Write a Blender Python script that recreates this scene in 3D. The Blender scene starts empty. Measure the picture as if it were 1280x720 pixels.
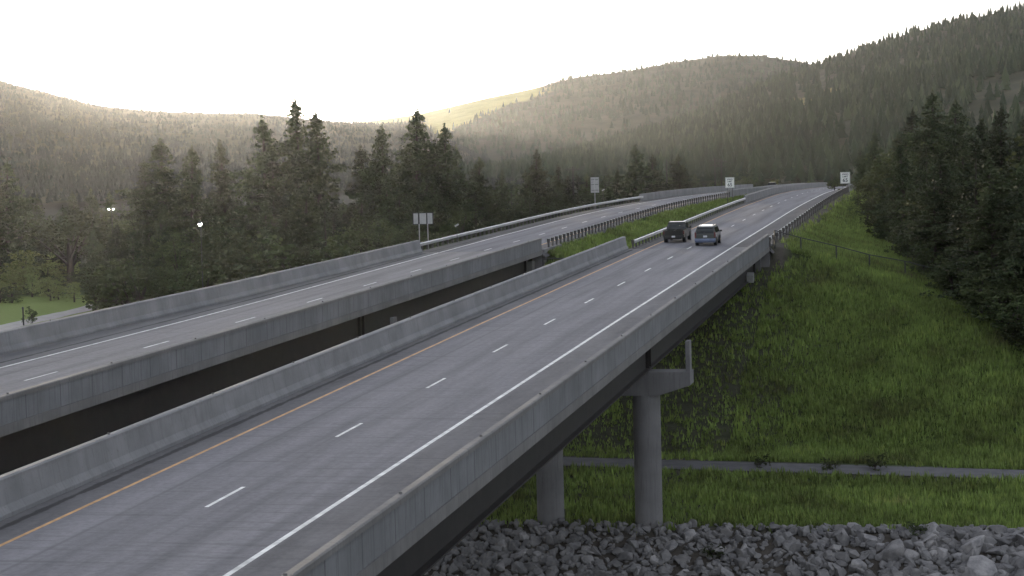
import bpy, bmesh, math, random
import numpy as np
from mathutils import Vector, Matrix
random.seed(7); rng = np.random.default_rng(11)
R = math.radians
sc = bpy.context.scene
col = sc.collection
PI = math.pi

# ------------------------------------------------------------------ tunables
SUN_EL, SUN_PX = 2.3, 200
SUN_STR, SKY_STR, EXPO = 0.85, 0.15, 2.85
HAZE_D, HAZE_G = 0.000019, 0.82

# ------------------------------------------------------------------ camera (X right of road, Y along road, Z up; valley floor near 0)
CZ = 20.0
F_PX, PITCH, ROLL, YAW = 2350.09, 0.065038, -0.026566, 0.221197
fwd = np.array([-math.sin(YAW)*math.cos(PITCH), math.cos(YAW)*math.cos(PITCH), -math.sin(PITCH)])
rt = np.cross(fwd, [0, 0, 1]); rt /= np.linalg.norm(rt); up = np.cross(rt, fwd)
rt2 = math.cos(ROLL)*rt + math.sin(ROLL)*up; up2 = -math.sin(ROLL)*rt + math.cos(ROLL)*up
def ray(px, py): return fwd + rt2*((px-640)/F_PX) - up2*((py-360)/F_PX)
def at_depth(px, py, d):                       # point at camera depth d
    return np.array([0, 0, CZ]) + ray(px, py)*d
cd = bpy.data.cameras.new('camera'); cam = bpy.data.objects.new('camera', cd); col.objects.link(cam)
m = Matrix(((rt2[0], up2[0], -fwd[0], 0), (rt2[1], up2[1], -fwd[1], 0), (rt2[2], up2[2], -fwd[2], CZ), (0, 0, 0, 1)))
cam.matrix_world = m
cd.sensor_width = 36; cd.lens = 36*F_PX/1280; cd.clip_end = 20000; cd.clip_start = 1
sc.camera = cam

# ------------------------------------------------------------------ numeric helpers
def sstep(a, b, x):
    t = np.clip((np.asarray(x, float)-a)/(b-a), 0, 1); return t*t*(3-2*t)
def _h(i, j, seed):
    n = (i*374761393 + j*668265263 + seed*2147483) & 0x7fffffff
    n = ((n ^ (n >> 13))*1274126177) & 0x7fffffff
    return ((n ^ (n >> 16)) & 0xffff)/65535.0
def vnoise(x, y, seed=0):
    x = np.asarray(x, float); y = np.asarray(y, float)
    i = np.floor(x).astype(np.int64); j = np.floor(y).astype(np.int64)
    u = x-i; v = y-j; u = u*u*(3-2*u); v = v*v*(3-2*v)
    a = _h(i, j, seed); b = _h(i+1, j, seed); c = _h(i, j+1, seed); d = _h(i+1, j+1, seed)
    return (a*(1-u)+b*u)*(1-v)+(c*(1-u)+d*u)*v
def fbm(x, y, seed=0, o=4):
    s = 0; a = .5
    for k in range(o): s = s+a*vnoise(x*2**k, y*2**k, seed+k*17); a *= .5
    return s
_S = np.arange(-80, 1400, 1.0)
_Z = np.interp(_S, [-80, -60, 0, 100, 137, 162, 198, 225, 250, 270, 305, 340, 400, 450, 520, 650, 1400],
               [-12.24, -11.84, -10.63, -8.62, -7.95, -7.5, -6.95, -6.5, -6.17, -6.0, -5.76, -5.85, -6.37, -6.95, -8.2, -11, -20])
_k = np.exp(-np.linspace(-2, 2, 25)**2); _k /= _k.sum()
_Zs = np.convolve(np.pad(_Z, 12, mode='edge'), _k, 'valid')
_Zs[:20] = _Z[:20]
def zr(s): return np.interp(s, _S, _Zs)+CZ                         # height of the road surface
_LS = [-80, 50, 78.5, 90.7, 103, 115, 150, 180, 212, 240, 270, 300, 335, 370, 420, 1400]
_LX = [-42.5, -40.7, -39.95, -39.5, -39.15, -39.0, -39.0, -39.1, -39.15, -38.9, -37.9, -36.1, -33.9, -33.0, -32.8, -32.8]
_Ld = np.interp(_S, _LS, _LX); _Ld = np.convolve(np.pad(_Ld, 12, mode='edge'), _k, 'valid')
def laneL(s): return np.interp(s, _S, _Ld)
LANE_R = -20.59
def laneR(s): return LANE_R + 0*np.asarray(s, float)
BR_END = 161.5

def path_s(x): return 117.0-.12*(np.asarray(x, float)+23.9)
def ground(x, s):
    x = np.asarray(x, float); s = np.asarray(s, float)
    fl = .45+.5*fbm(x/14, s/14, 3)+sstep(150, 420, s)*4.0*sstep(-95, -45, x)+sstep(6, 80, x)*sstep(130, 240, s)*5+sstep(500, 1200, s)*3
    fl = fl + .35*sstep(3.5, 0, np.abs(s-path_s(x))-1.2)*0
    pz = 1.0
    w = sstep(5.5, 2.0, np.abs(s-path_s(x)))
    fl = fl*(1-w)+pz*w
    bk = 97.5+1.6*(vnoise(x/6, x*0, 5)-.5)
    fl = np.where(s < bk, np.maximum(fl-(bk-s)*.5, -5.0), fl)
    L = laneL(s)
    zrs = zr(s)
    side = zrs-.12-np.clip(x+13.1, 0, 3)*.36-np.clip(x+10.1, 0, None)*.265
    lft = L-7.2
    side = side-np.clip(lft-x, 0, None)*.42
    # hollow of the median between the carriageways
    l0 = L+5.4; r0 = -26.0
    mid = np.clip(np.minimum(x-l0, r0-x), 0, 3.0)
    side = side-np.where((x > l0) & (x < r0), .25+mid*.28, 0)
    end = zr(BR_END)-1.5-(BR_END+1.0-s)*.27
    end = np.where(s > BR_END+2, 99, end)
    bmp = .35*(fbm(x/3.1, s/3.1, 9)-.5)+.9*(fbm(x/11, s/11, 19)-.5)*sstep(-12, -8, x)
    h = np.minimum(side, end+.0)
    on_road = ((x > L-7) & (x < L+5.4)) | ((x > -26.2) & (x < -13))
    h = h + np.where(on_road, 0, bmp)
    return np.maximum(fl, h)
def ground_hit(px, py, d0=60, d1=900):
    v = ray(px, py); ds = np.arange(d0, d1, .5)
    P = np.array([0, 0, CZ])[None]+v[None]*ds[:, None]
    g = ground(P[:, 0], P[:, 1]); k = np.argmax(P[:, 2] <= g)
    return P[k] if (P[:, 2] <= g).any() else P[-1]

# ------------------------------------------------------------------ material helpers
def new_mat(name):
    m = bpy.data.materials.new(name); m.use_nodes = True
    nt = m.node_tree; b = nt.nodes['Principled BSDF']; return m, nt, b
def N(nt, t, **k):
    n = nt.nodes.new(t)
    for a, v in k.items(): setattr(n, a, v)
    return n
def ramp(nt, fac, stops):
    r = N(nt, 'ShaderNodeValToRGB'); e = r.color_ramp.elements
    while len(e) < len(stops): e.new(.5)
    for q, (p, c) in zip(e, stops): q.position = p; q.color = (*c, 1)
    nt.links.new(fac, r.inputs[0]); return r.outputs[0]
def noise(nt, vec, scale, detail=4, rough=.55, stretch=None):
    if stretch:
        mp = N(nt, 'ShaderNodeMapping'); mp.inputs['Scale'].default_value = stretch; nt.links.new(vec, mp.inputs[0]); vec = mp.outputs[0]
    n = N(nt, 'ShaderNodeTexNoise'); n.inputs['Scale'].default_value = scale; n.inputs['Detail'].default_value = detail
    n.inputs['Roughness'].default_value = rough; nt.links.new(vec, n.inputs['Vector']); return n.outputs[0]
def mix(nt, fac, a, b, mode='MIX'):
    n = N(nt, 'ShaderNodeMix', data_type='RGBA', blend_type=mode)
    for i, v in ((0, fac), (6, a), (7, b)):
        if isinstance(v, (int, float)): n.inputs[i].default_value = v
        elif isinstance(v, tuple): n.inputs[i].default_value = (*v, 1)
        else: nt.links.new(v, n.inputs[i])
    return n.outputs[2]
def math_(nt, op, a, b=None, c=None):
    n = N(nt, 'ShaderNodeMath', operation=op)
    for i, v in enumerate((a, b, c)):
        if v is None: continue
        if isinstance(v, (int, float)): n.inputs[i].default_value = v
        else: nt.links.new(v, n.inputs[i])
    return n.outputs[0]
def rng_(nt, v, a, b, c=0., d=1.):
    n = N(nt, 'ShaderNodeMapRange'); n.interpolation_type = 'SMOOTHSTEP'
    nt.links.new(v, n.inputs[0])
    for i, q in zip((1, 2, 3, 4), (a, b, c, d)): n.inputs[i].default_value = q
    return n.outputs[0]
def pos(nt): return N(nt, 'ShaderNodeNewGeometry').outputs['Position']
def bump(nt, b, h, st=.4, dist=.05):
    n = N(nt, 'ShaderNodeBump'); n.inputs['Strength'].default_value = st; n.inputs['Distance'].default_value = dist
    nt.links.new(h, n.inputs['Height']); nt.links.new(n.outputs[0], b.inputs['Normal'])
def simple(name, c, rough=.6, metal=0., var=.25, scale=3., emit=None, spec=None, stretch=None):
    m, nt, b = new_mat(name)
    n = noise(nt, pos(nt), scale, stretch=stretch)
    lo = tuple(x*(1-var) for x in c); hi = tuple(min(1, x*(1+var)) for x in c)
    nt.links.new(ramp(nt, n, [(.3, lo), (.7, hi)]), b.inputs['Base Color'])
    b.inputs['Roughness'].default_value = rough; b.inputs['Metallic'].default_value = metal
    if spec is not None: b.inputs['Specular IOR Level'].default_value = spec
    if emit: b.inputs['Emission Color'].default_value = (*emit[0], 1); b.inputs['Emission Strength'].default_value = emit[1]
    return m

def concrete(name, base, joints=0., stain=.5, soil=(.10, .085, .07)):
    m, nt, b = new_mat(name); uv = N(nt, 'ShaderNodeUVMap').outputs[0]; p = pos(nt)
    sx = N(nt, 'ShaderNodeSeparateXYZ'); nt.links.new(uv, sx.inputs[0]); u, v = sx.outputs[0], sx.outputs[1]
    c = ramp(nt, noise(nt, p, .55, 6), [(.3, tuple(x*.74 for x in base)), (.72, tuple(x*1.14 for x in base))])
    st = noise(nt, uv, 1.0, 5, .7, (.22, 2.2, 1))                       # streaks running down the face
    c = mix(nt, math_(nt, 'MULTIPLY', rng_(nt, st, .50, .78), stain), c, tuple(x*.45 for x in base))
    st2 = noise(nt, uv, 1.0, 3, .6, (.5, 7., 1))
    c = mix(nt, math_(nt, 'MULTIPLY', rng_(nt, st2, .5, .72), stain*1.25), c, tuple(x*.6 for x in base))
    if joints:
        f = math_(nt, 'FRACT', math_(nt, 'DIVIDE', v, joints))
        l = math_(nt, 'LESS_THAN', f, .035/joints*1.6)
        f2 = math_(nt, 'FRACT', math_(nt, 'DIVIDE', v, joints/3)); l2 = math_(nt, 'LESS_THAN', f2, .06)
        c = mix(nt, math_(nt, 'MULTIPLY', l2, .38), c, tuple(x*.4 for x in base))
        c = mix(nt, math_(nt, 'MULTIPLY', l, .8), c, tuple(x*.3 for x in base))
    c = mix(nt, math_(nt, 'MULTIPLY', rng_(nt, noise(nt, p, 9, 3), .6, .75), .35), c, soil)
    nt.links.new(c, b.inputs['Base Color']); b.inputs['Roughness'].default_value = .85
    bump(nt, b, noise(nt, p, 14, 5), .25, .03)
    return m

def road_mat(name, lane, shoulder, tine=.0):
    m, nt, b = new_mat(name); uv = N(nt, 'ShaderNodeUVMap').outputs[0]; p = pos(nt)
    sx = N(nt, 'ShaderNodeSeparateXYZ'); nt.links.new(uv, sx.inputs[0]); u, v = sx.outputs[0], sx.outputs[1]
    inl = math_(nt, 'MULTIPLY', rng_(nt, u, -3.95, -3.6), rng_(nt, u, 3.95, 3.6))
    wob = noise(nt, uv, 1.0, 4, .6, (.9, .035, 1))                     # long streaks along the traffic
    lc = ramp(nt, wob, [(.28, tuple(x*.70 for x in lane)), (.5, lane), (.75, tuple(x*1.2 for x in lane))])
    tr = math_(nt, 'PINGPONG', math_(nt, 'ADD', math_(nt, 'ABSOLUTE', u), .0), 1.83)
    tr = rng_(nt, math_(nt, 'ABSOLUTE', math_(nt, 'SUBTRACT', tr, .92)), .55, .1)   # polished wheel paths
    lc = mix(nt, math_(nt, 'MULTIPLY', tr, .22), lc, tuple(x*1.35 for x in lane))
    shc = ramp(nt, noise(nt, uv, 1.0, 5, .65, (.8, .12, 1)), [(.3, tuple(x*.75 for x in shoulder)), (.7, tuple(x*1.2 for x in shoulder))])
    c = mix(nt, inl, shc, lc)
    c = mix(nt, .38, c, ramp(nt, noise(nt, p, 5, 6, .75), [(.3, (.05, .05, .05)), (.7, (.42, .42, .42))]), 'OVERLAY')
    if tine:
        t = noise(nt, uv, 1.0, 3, .6, (.12, 3.5, 1)); c = mix(nt, math_(nt, 'MULTIPLY', rng_(nt, t, .5, .72), tine), c, tuple(x*.45 for x in shoulder))
    # grit swept against the barrier foot
    g = math_(nt, 'ADD', math_(nt, 'ABSOLUTE', math_(nt, 'ADD', u, 4.78)), math_(nt, 'MULTIPLY', noise(nt, uv, 1., 4, .7, (1, .55, 1)), .42))
    c = mix(nt, math_(nt, 'MULTIPLY', rng_(nt, g, .40, .27), .9), c, (.045, .043, .042))
    sm = math_(nt, 'ABSOLUTE', math_(nt, 'ADD', math_(nt, 'ADD', u, 2.75), math_(nt, 'MULTIPLY', noise(nt, uv, 1., 2, .5, (0, .018, 1)), -1.1)))
    c = mix(nt, math_(nt, 'MULTIPLY', rng_(nt, sm, .10, .03), .45), c, tuple(x*.5 for x in lane))
    # drips, patches
    pa = noise(nt, p, .22, 5, .7); c = mix(nt, math_(nt, 'MULTIPLY', rng_(nt, pa, .58, .7), .3), c, tuple(x*.6 for x in lane))
    nt.links.new(c, b.inputs['Base Color']); b.inputs['Roughness'].default_value = .72
    nt.links.new(rng_(nt, wob, .3, .75, .9, .78), b.inputs['Roughness']); b.inputs['Specular IOR Level'].default_value = .18
    bump(nt, b, noise(nt, p, 30, 4), .25, .02)
    return m

def foliage_mat(name, dark, light, trans=.25, scale=.5):
    m, nt, b = new_mat(name); p = pos(nt); oi = N(nt, 'ShaderNodeObjectInfo').outputs['Random']
    n = noise(nt, p, scale, 4, .7)
    c = ramp(nt, n, [(.32, dark), (.7, light)])
    hs = N(nt, 'ShaderNodeHueSaturation'); nt.links.new(c, hs.inputs['Color'])
    nt.links.new(rng_(nt, oi, 0, 1, .7, 1.3), hs.inputs['Value']); nt.links.new(rng_(nt, oi, 0, 1, .485, .515), hs.inputs['Hue'])
    nt.links.new(hs.outputs[0], b.inputs['Base Color']); b.inputs['Roughness'].default_value = .75
    b.inputs['Specular IOR Level'].default_value = .2
    t = N(nt, 'ShaderNodeBsdfTranslucent'); nt.links.new(hs.outputs[0], t.inputs[0])
    ms = N(nt, 'ShaderNodeMixShader'); ms.inputs[0].default_value = trans
    nt.links.new(b.outputs[0], ms.inputs[1]); nt.links.new(t.outputs[0], ms.inputs[2])
    nt.links.new(ms.outputs[0], nt.nodes['Material Output'].inputs[0]); return m

def tint_mat(name, stops, trans=0., attr='tint'):
    m, nt, b = new_mat(name); a = N(nt, 'ShaderNodeAttribute', attribute_name=attr).outputs['Fac']
    c = ramp(nt, a, stops); nt.links.new(c, b.inputs['Base Color']); b.inputs['Roughness'].default_value = .85
    b.inputs['Specular IOR Level'].default_value = .15
    if trans:
        t = N(nt, 'ShaderNodeBsdfTranslucent'); nt.links.new(c, t.inputs[0])
        ms = N(nt, 'ShaderNodeMixShader'); ms.inputs[0].default_value = trans
        nt.links.new(b.outputs[0], ms.inputs[1]); nt.links.new(t.outputs[0], ms.inputs[2])
        nt.links.new(ms.outputs[0], nt.nodes['Material Output'].inputs[0])
    return m

M = {}
M['deck'] = road_mat('worn_deck_concrete', (.250, .240, .250), (.195, .188, .19), .4)
M['deck_sheen'] = road_mat('worn_deck_with_sheen', (.285, .27, .265), (.20, .195, .195), .3)  # grazing sky sheen put into the colour, paler than the near deck
M['asphalt'] = road_mat('worn_asphalt', (.20, .195, .21), (.115, .11, .11))
M['parapet'] = concrete('parapet_concrete', (.20, .20, .202), 2.9, .55)
M['barrier'] = concrete('barrier_concrete', (.225, .222, .222), 0, .38)
M['slab'] = concrete('slab_concrete', (.19, .18, .17), 0, .6)
M['pier'] = concrete('pier_concrete', (.185, .178, .175), 0, .5)
M['girder'] = simple('weathered_brown_steel', (.015, .0115, .0105), .7, 0, .3, 1.5)
M['white_line'] = simple('white_road_paint', (.66, .66, .63), .6, 0, .33, 1.6)
M['yellow_line'] = simple('yellow_road_paint', (.52, .27, .075), .6, 0, .3, 2.5)
M['galv'] = simple('galvanised_steel', (.46, .46, .46), .42, .85, .15, 1.)
M['post'] = simple('dark_timber_post', (.085, .078, .072), .85, 0, .3, 6)
M['dark_metal'] = simple('dark_metal', (.06, .06, .06), .5, .6, .2, 5)
M['sign_white'] = simple('sign_white', (.86, .86, .80), .5, 0, .05, 2)
M['sign_back'] = simple('aluminium_sign_back', (.40, .40, .395), .5, .3, .12, 4)
M['black'] = simple('black_paint', (.012, .012, .012), .5, 0, .1)
M['wood_pole'] = simple('weathered_pole_wood', (.035, .030, .027), .85, 0, .3, 3)
M['tyre'] = simple('tyre_rubber', (.02, .02, .02), .8, 0, .2, 6)
M['rim'] = simple('wheel_rim_metal', (.45, .45, .46), .35, .9, .1)
M['glass'] = simple('dark_window_glass', (.010, .013, .013), .12, 0, .1, spec=.4)
M['paint_truck'] = simple('dark_grey_green_paint', (.016, .017, .015), .3, .0, .15)
M['paint_van'] = simple('dark_green_paint', (.018, .023, .021), .28, .1, .15)
for _k in ('paint_van',):
    _b = M[_k].node_tree.nodes['Principled BSDF']; _b.inputs['Coat Weight'].default_value = .5; _b.inputs['Coat Roughness'].default_value = .06
M['bumper_blue'] = simple('blue_grey_bumper_plastic', (.12, .145, .215), .4, .1, .2)
M['chrome'] = simple('bumper_chrome', (.5, .5, .52), .25, .9, .1)
M['red_lens'] = simple('red_tail_lens', (.09, .012, .012), .35)
M['plate'] = simple('plate_white', (.6, .6, .62), .5)
M['paint_white'] = simple('white_vehicle_paint', (.72, .72, .72), .3)
M['roof'] = simple('pale_metal_roof', (.50, .50, .48), .45, .2, .1)
M['wall'] = simple('weathered_board_wall', (.16, .13, .11), .8, 0, .3, 1)
M['lamp_lit'] = simple('lit_lamp_lens', (.9, .9, .85), .4, emit=((1., .97, .9), 14.))
M['bark'] = simple('pine_bark', (.040, .030, .025), .9, 0, .4, 4, stretch=(1, 1, .2))
M['pine'] = foliage_mat('pine_needles', (.017, .025, .011), (.075, .092, .040), .10, .45)
M['fir'] = foliage_mat('fir_needles', (.016, .025, .012), (.060, .074, .034), .15, .5)
M['leaf'] = foliage_mat('olive_leaves', (.032, .044, .017), (.090, .106, .042), .22, .5)
M['leaf_bright'] = foliage_mat('spring_leaves', (.11, .135, .042), (.25, .28, .10), .4, .6)
M['rock'] = None
M['lettering'] = M['black']

# ------------------------------------------------------------------ mesh builder
class MB:
    def __init__(s): s.v = []; s.f = []; s.uv = []; s.sm = []
    def add(s, vs, fs, uvs=None, smooth=False):
        o = len(s.v); s.v += [tuple(map(float, q)) for q in vs]
        for i, f in enumerate(fs):
            s.f.append([o+k for k in f]); s.uv.append(uvs[i] if uvs else [(0, 0)]*len(f)); s.sm.append(smooth)
    def box(s, c, d, rot=0, tilt=None):
        hx, hy, hz = d[0]/2, d[1]/2, d[2]/2; mt = Matrix.Rotation(rot, 3, 'Z')
        if tilt: mt = mt @ Matrix.Rotation(tilt[0], 3, tilt[1])
        vs = [tuple(Vector(c)+mt @ Vector((x*hx, y*hy, z*hz))) for x in (-1, 1) for y in (-1, 1) for z in (-1, 1)]
        s.add(vs, [(0, 1, 3, 2), (4, 6, 7, 5), (0, 4, 5, 1), (2, 3, 7, 6), (0, 2, 6, 4), (1, 5, 7, 3)],
              [[(0, 0), (d[2], 0), (d[2], d[1]), (0, d[1])]]*6)
    def cyl(s, a, b, r0, r1=None, n=10, caps=True):
        r1 = r0 if r1 is None else r1; a = Vector(a); b = Vector(b); ax = (b-a).normalized(); L = (b-a).length
        t = Vector((1, 0, 0)) if abs(ax.x) < .9 else Vector((0, 1, 0)); u = ax.cross(t).normalized(); w = ax.cross(u)
        vs = []
        for i in range(n):
            q = 2*PI*i/n; dvec = u*math.cos(q)+w*math.sin(q); vs += [a+dvec*r0, b+dvec*r1]
        fs = []; uvs = []
        for i in range(n):
            j = (i+1) % n; fs.append((2*i, 2*j, 2*j+1, 2*i+1)); p = 2*PI*r0/n
            uvs.append([(0, i*p), (0, (i+1)*p), (L, (i+1)*p), (L, i*p)])
        s.add(vs, fs, uvs, True)
        if caps: s.add(vs[0::2], [tuple(range(n))[::-1]]); s.add(vs[1::2], [tuple(range(n))])
    def sweep(s, prof, ss, fx, fz, closed=True, caps=True, u0=None):
        """prof: (lateral, height) points; ss stations; fx(s), fz(s) give the line."""
        n = len(prof); us = [0]
        for i in range(n): a, b = prof[i], prof[(i+1) % n]; us.append(us[-1]+math.hypot(a[0]-b[0], a[1]-b[1]))
        if u0: us = [q[0] for q in prof]+[prof[0][0]]
        vs = []
        for q in ss:
            X, Z = float(fx(q)), float(fz(q))
            vs += [(X+a, q, Z+b) for a, b in prof]
        fs = []; uvs = []
        for k in range(len(ss)-1):
            for i in range(n if closed else n-1):
                j = (i+1) % n; fs.append((k*n+i, (k+1)*n+i, (k+1)*n+j, k*n+j))
                uvs.append([(us[i], ss[k]), (us[i], ss[k+1]), (us[i+1], ss[k+1]), (us[i+1], ss[k])])
        s.add(vs, fs, uvs)
        if closed and caps:
            s.add(vs[:n], [tuple(range(n))], [[(us[i], 0) for i in range(n)]]); s.add(vs[-n:], [tuple(range(n))[::-1]], [[(us[i], 0) for i in range(n)][::-1]])
    def loft(s, rings, smooth=True):
        n = len(rings[0]); vs = [p for r in rings for p in r]; fs = []
        for k in range(len(rings)-1):
            for i in range(n): j = (i+1) % n; fs.append((k*n+i, k*n+j, (k+1)*n+j, (k+1)*n+i))
        s.add(vs, fs, None, smooth); s.add(rings[0], [tuple(range(n))[::-1]]); s.add(rings[-1], [tuple(range(n))])
    def prof_solid(s, pts):                     # closed side outline (y, z, half width) spanned across x
        n = len(pts); vs = [(-w, y, z) for y, z, w in pts]+[(w, y, z) for y, z, w in pts]
        fs = [(i, (i+1) % n, n+(i+1) % n, n+i) for i in range(n)]
        s.add(vs, fs); s.add(vs[:n], [tuple(range(n))[::-1]]); s.add(vs[n:], [tuple(range(n))])
    def mesh(s, name, mat=None):
        me = bpy.data.meshes.new(name); me.from_pydata(s.v, [], s.f)
        l = me.uv_layers.new(name='UVMap'); flat = [c for f in s.uv for t in f for c in t]
        if len(flat) == 2*len(me.loops): l.data.foreach_set('uv', flat)
        me.polygons.foreach_set('use_smooth', s.sm)
        if mat: me.materials.append(mat)
        bm = bmesh.new(); bm.from_mesh(me); bmesh.ops.recalc_face_normals(bm, faces=bm.faces[:]); bm.to_mesh(me); bm.free()
        me.update(); return me
    def build(s, name, mat, parent=None, loc=None):
        o = bpy.data.objects.new(name, s.mesh(name, mat)); col.objects.link(o)
        if loc is not None: o.location = loc
        if parent: o.parent = parent
        return o
def link(name, me, parent=None, loc=(0, 0, 0), rz=0, scale=None):
    o = bpy.data.objects.new(name, me); col.objects.link(o); o.location = loc; o.rotation_euler = (0, 0, rz)
    if scale: o.scale = scale if hasattr(scale, '__len__') else (scale,)*3
    if parent: o.parent = parent
    return o
def tag(o, label=None, cat=None, group=None, kind=None):
    if label: o['label'] = label
    if cat: o['category'] = cat
    if group: o['group'] = group
    if kind: o['kind'] = kind
    return o
def empty(name, loc=(0, 0, 0), rz=0, label=None, cat=None, group=None):
    o = bpy.data.objects.new(name, None); col.objects.link(o); o.location = loc; o.rotation_euler = (0, 0, rz); o.empty_display_size = .3
    return tag(o, label, cat, group)
def np_mesh(name, V, Fc, mat, attrs=None, smooth=False):
    """V (n,3), Fc (m,k) arrays."""
    me = bpy.data.meshes.new(name); n, k = Fc.shape
    me.vertices.add(len(V)); me.vertices.foreach_set('co', np.ascontiguousarray(V, np.float32).ravel())
    me.loops.add(n*k); me.loops.foreach_set('vertex_index', np.ascontiguousarray(Fc, np.int32).ravel())
    me.polygons.add(n); me.polygons.foreach_set('loop_start', np.arange(0, n*k, k, dtype=np.int32))
    me.polygons.foreach_set('use_smooth', np.full(n, smooth))
    for a, d in (attrs or {}).items():
        at = me.attributes.new(a, 'FLOAT', 'POINT'); at.data.foreach_set('value', np.ascontiguousarray(d, np.float32))
    me.materials.append(mat); me.update(calc_edges=True); me.validate(); return me

# ------------------------------------------------------------------ world, sun
SUN_AZ = YAW + math.atan((640-SUN_PX)/F_PX)          # angle left of +Y
sd = Vector((-math.sin(SUN_AZ)*math.cos(R(SUN_EL)), math.cos(SUN_AZ)*math.cos(R(SUN_EL)), math.sin(R(SUN_EL))))
w = bpy.data.worlds.new('World'); sc.world = w; w.use_nodes = True
nt = w.node_tree; bg = nt.nodes['Background']
sky = N(nt, 'ShaderNodeTexSky', sky_type='NISHITA'); sky.sun_disc = False
sky.sun_elevation = R(SUN_EL); sky.sun_rotation = -SUN_AZ      # rotation is clockwise from +Y
sky.air_density = 1.2; sky.dust_density = 3.0; sky.ozone_density = 4.0; sky.altitude = 900
hs = N(nt, 'ShaderNodeHueSaturation'); hs.inputs['Saturation'].default_value = .25
nt.links.new(sky.outputs[0], hs.inputs['Color']); nt.links.new(hs.outputs[0], bg.inputs[0]); bg.inputs[1].default_value = SKY_STR
sl = bpy.data.lights.new('sun', 'SUN'); so = bpy.data.objects.new('sun', sl); col.objects.link(so)
sl.energy = SUN_STR; sl.angle = R(.6); sl.color = (1, .82, .56)
so.rotation_euler = sd.to_track_quat('Z', 'Y').to_euler(); so.location = (0, 0, 300)
sc.view_settings.view_transform = 'Standard'; sc.view_settings.look = 'None'; sc.view_settings.exposure = EXPO; sc.view_settings.gamma = 1

# ------------------------------------------------------------------ ground sheet
def axis(segs):
    out = []
    for a, b, st in segs: out += list(np.arange(a, b, st))
    return np.array(out+[segs[-1][1]])
gx = axis([(-5200, -1200, 250), (-1200, -300, 50), (-300, -70, 8), (-70, 34, 1.1), (34, 110, 5), (110, 500, 30), (500, 4600, 250)])
gs = axis([(-500, -100, 60), (-100, 60, 10), (60, 86, 2), (86, 240, 1.0), (240, 360, 2.5), (360, 700, 12), (700, 1500, 60), (1500, 6200, 300)])
GX, GS = np.meshgrid(gx, gs); GZ = ground(GX, GS)
nx, ns = len(gx), len(gs)
I = (np.arange(ns-1)[:, None]*nx+np.arange(nx-1)[None]).ravel()
GF = np.c_[I, I+1, I+nx+1, I+nx]
def bare_mask(x, s):
    u = np.maximum(sstep(-5.5, -15.5, x+9*(fbm(s/5, x/5, 8)-.47))*sstep(-49, -46, x)*sstep(168, 158, s), 0)
    g = sstep(-11.6, -12.6, x+1.2*(vnoise(x/2, s/2, 4)-.5))*sstep(-14.5, -13.5, x)*sstep(150, 163, s)
    g2 = sstep(0, 1.5, fbm(x/5, s/5, 31)*3-1.75)*.7
    p = sstep(2.6, 1.9, np.abs(s-path_s(x)))
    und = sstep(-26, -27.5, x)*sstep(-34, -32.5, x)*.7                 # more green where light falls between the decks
    rk = sstep(98.6, 97.8, s)
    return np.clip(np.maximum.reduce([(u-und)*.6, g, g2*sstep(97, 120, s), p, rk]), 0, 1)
bare = bare_mask(GX, GS)
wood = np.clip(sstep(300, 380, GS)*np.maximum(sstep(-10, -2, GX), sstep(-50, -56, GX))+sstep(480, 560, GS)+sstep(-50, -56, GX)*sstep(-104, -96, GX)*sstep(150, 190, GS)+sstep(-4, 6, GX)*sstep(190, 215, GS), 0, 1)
lawn = sstep(-100, -106, GX)*sstep(290, 278, GS)*sstep(205, 212, GS)
mg, nt, b = new_mat('grassy_ground'); p = pos(nt)
n1 = noise(nt, p, .11, 5, .65); n2 = noise(nt, p, 1.6, 5, .7)
c = ramp(nt, n1, [(.3, (.045, .055, .020)), (.55, (.060, .092, .028)), (.75, (.12, .125, .05))])
c = mix(nt, .5, c, ramp(nt, n2, [(.3, (.03, .03, .02)), (.7, (.45, .45, .35))]), 'OVERLAY')
ba = N(nt, 'ShaderNodeAttribute', attribute_name='bare').outputs['Fac']
soil = ramp(nt, n2, [(.3, (.050, .043, .036)), (.7, (.105, .092, .078))])
c = mix(nt, ba, c, soil)
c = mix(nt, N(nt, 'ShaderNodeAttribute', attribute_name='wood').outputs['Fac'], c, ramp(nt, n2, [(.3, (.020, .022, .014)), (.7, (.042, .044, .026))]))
c = mix(nt, N(nt, 'ShaderNodeAttribute', attribute_name='lawn').outputs['Fac'], c, ramp(nt, n2, [(.3, (.14, .19, .045)), (.7, (.18, .235, .065))]))
nt.links.new(c, b.inputs['Base Color']); b.inputs['Roughness'].default_value = .95; b.inputs['Specular IOR Level'].default_value = .1
bump(nt, b, n2, .8, .15)
go = link('ground', np_mesh('ground', np.c_[GX.ravel(), GS.ravel(), GZ.ravel()], GF, mg, {'bare': bare.ravel(), 'lawn': lawn.ravel(), 'wood': wood.ravel()}, True)); tag(go, kind='structure')

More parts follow.
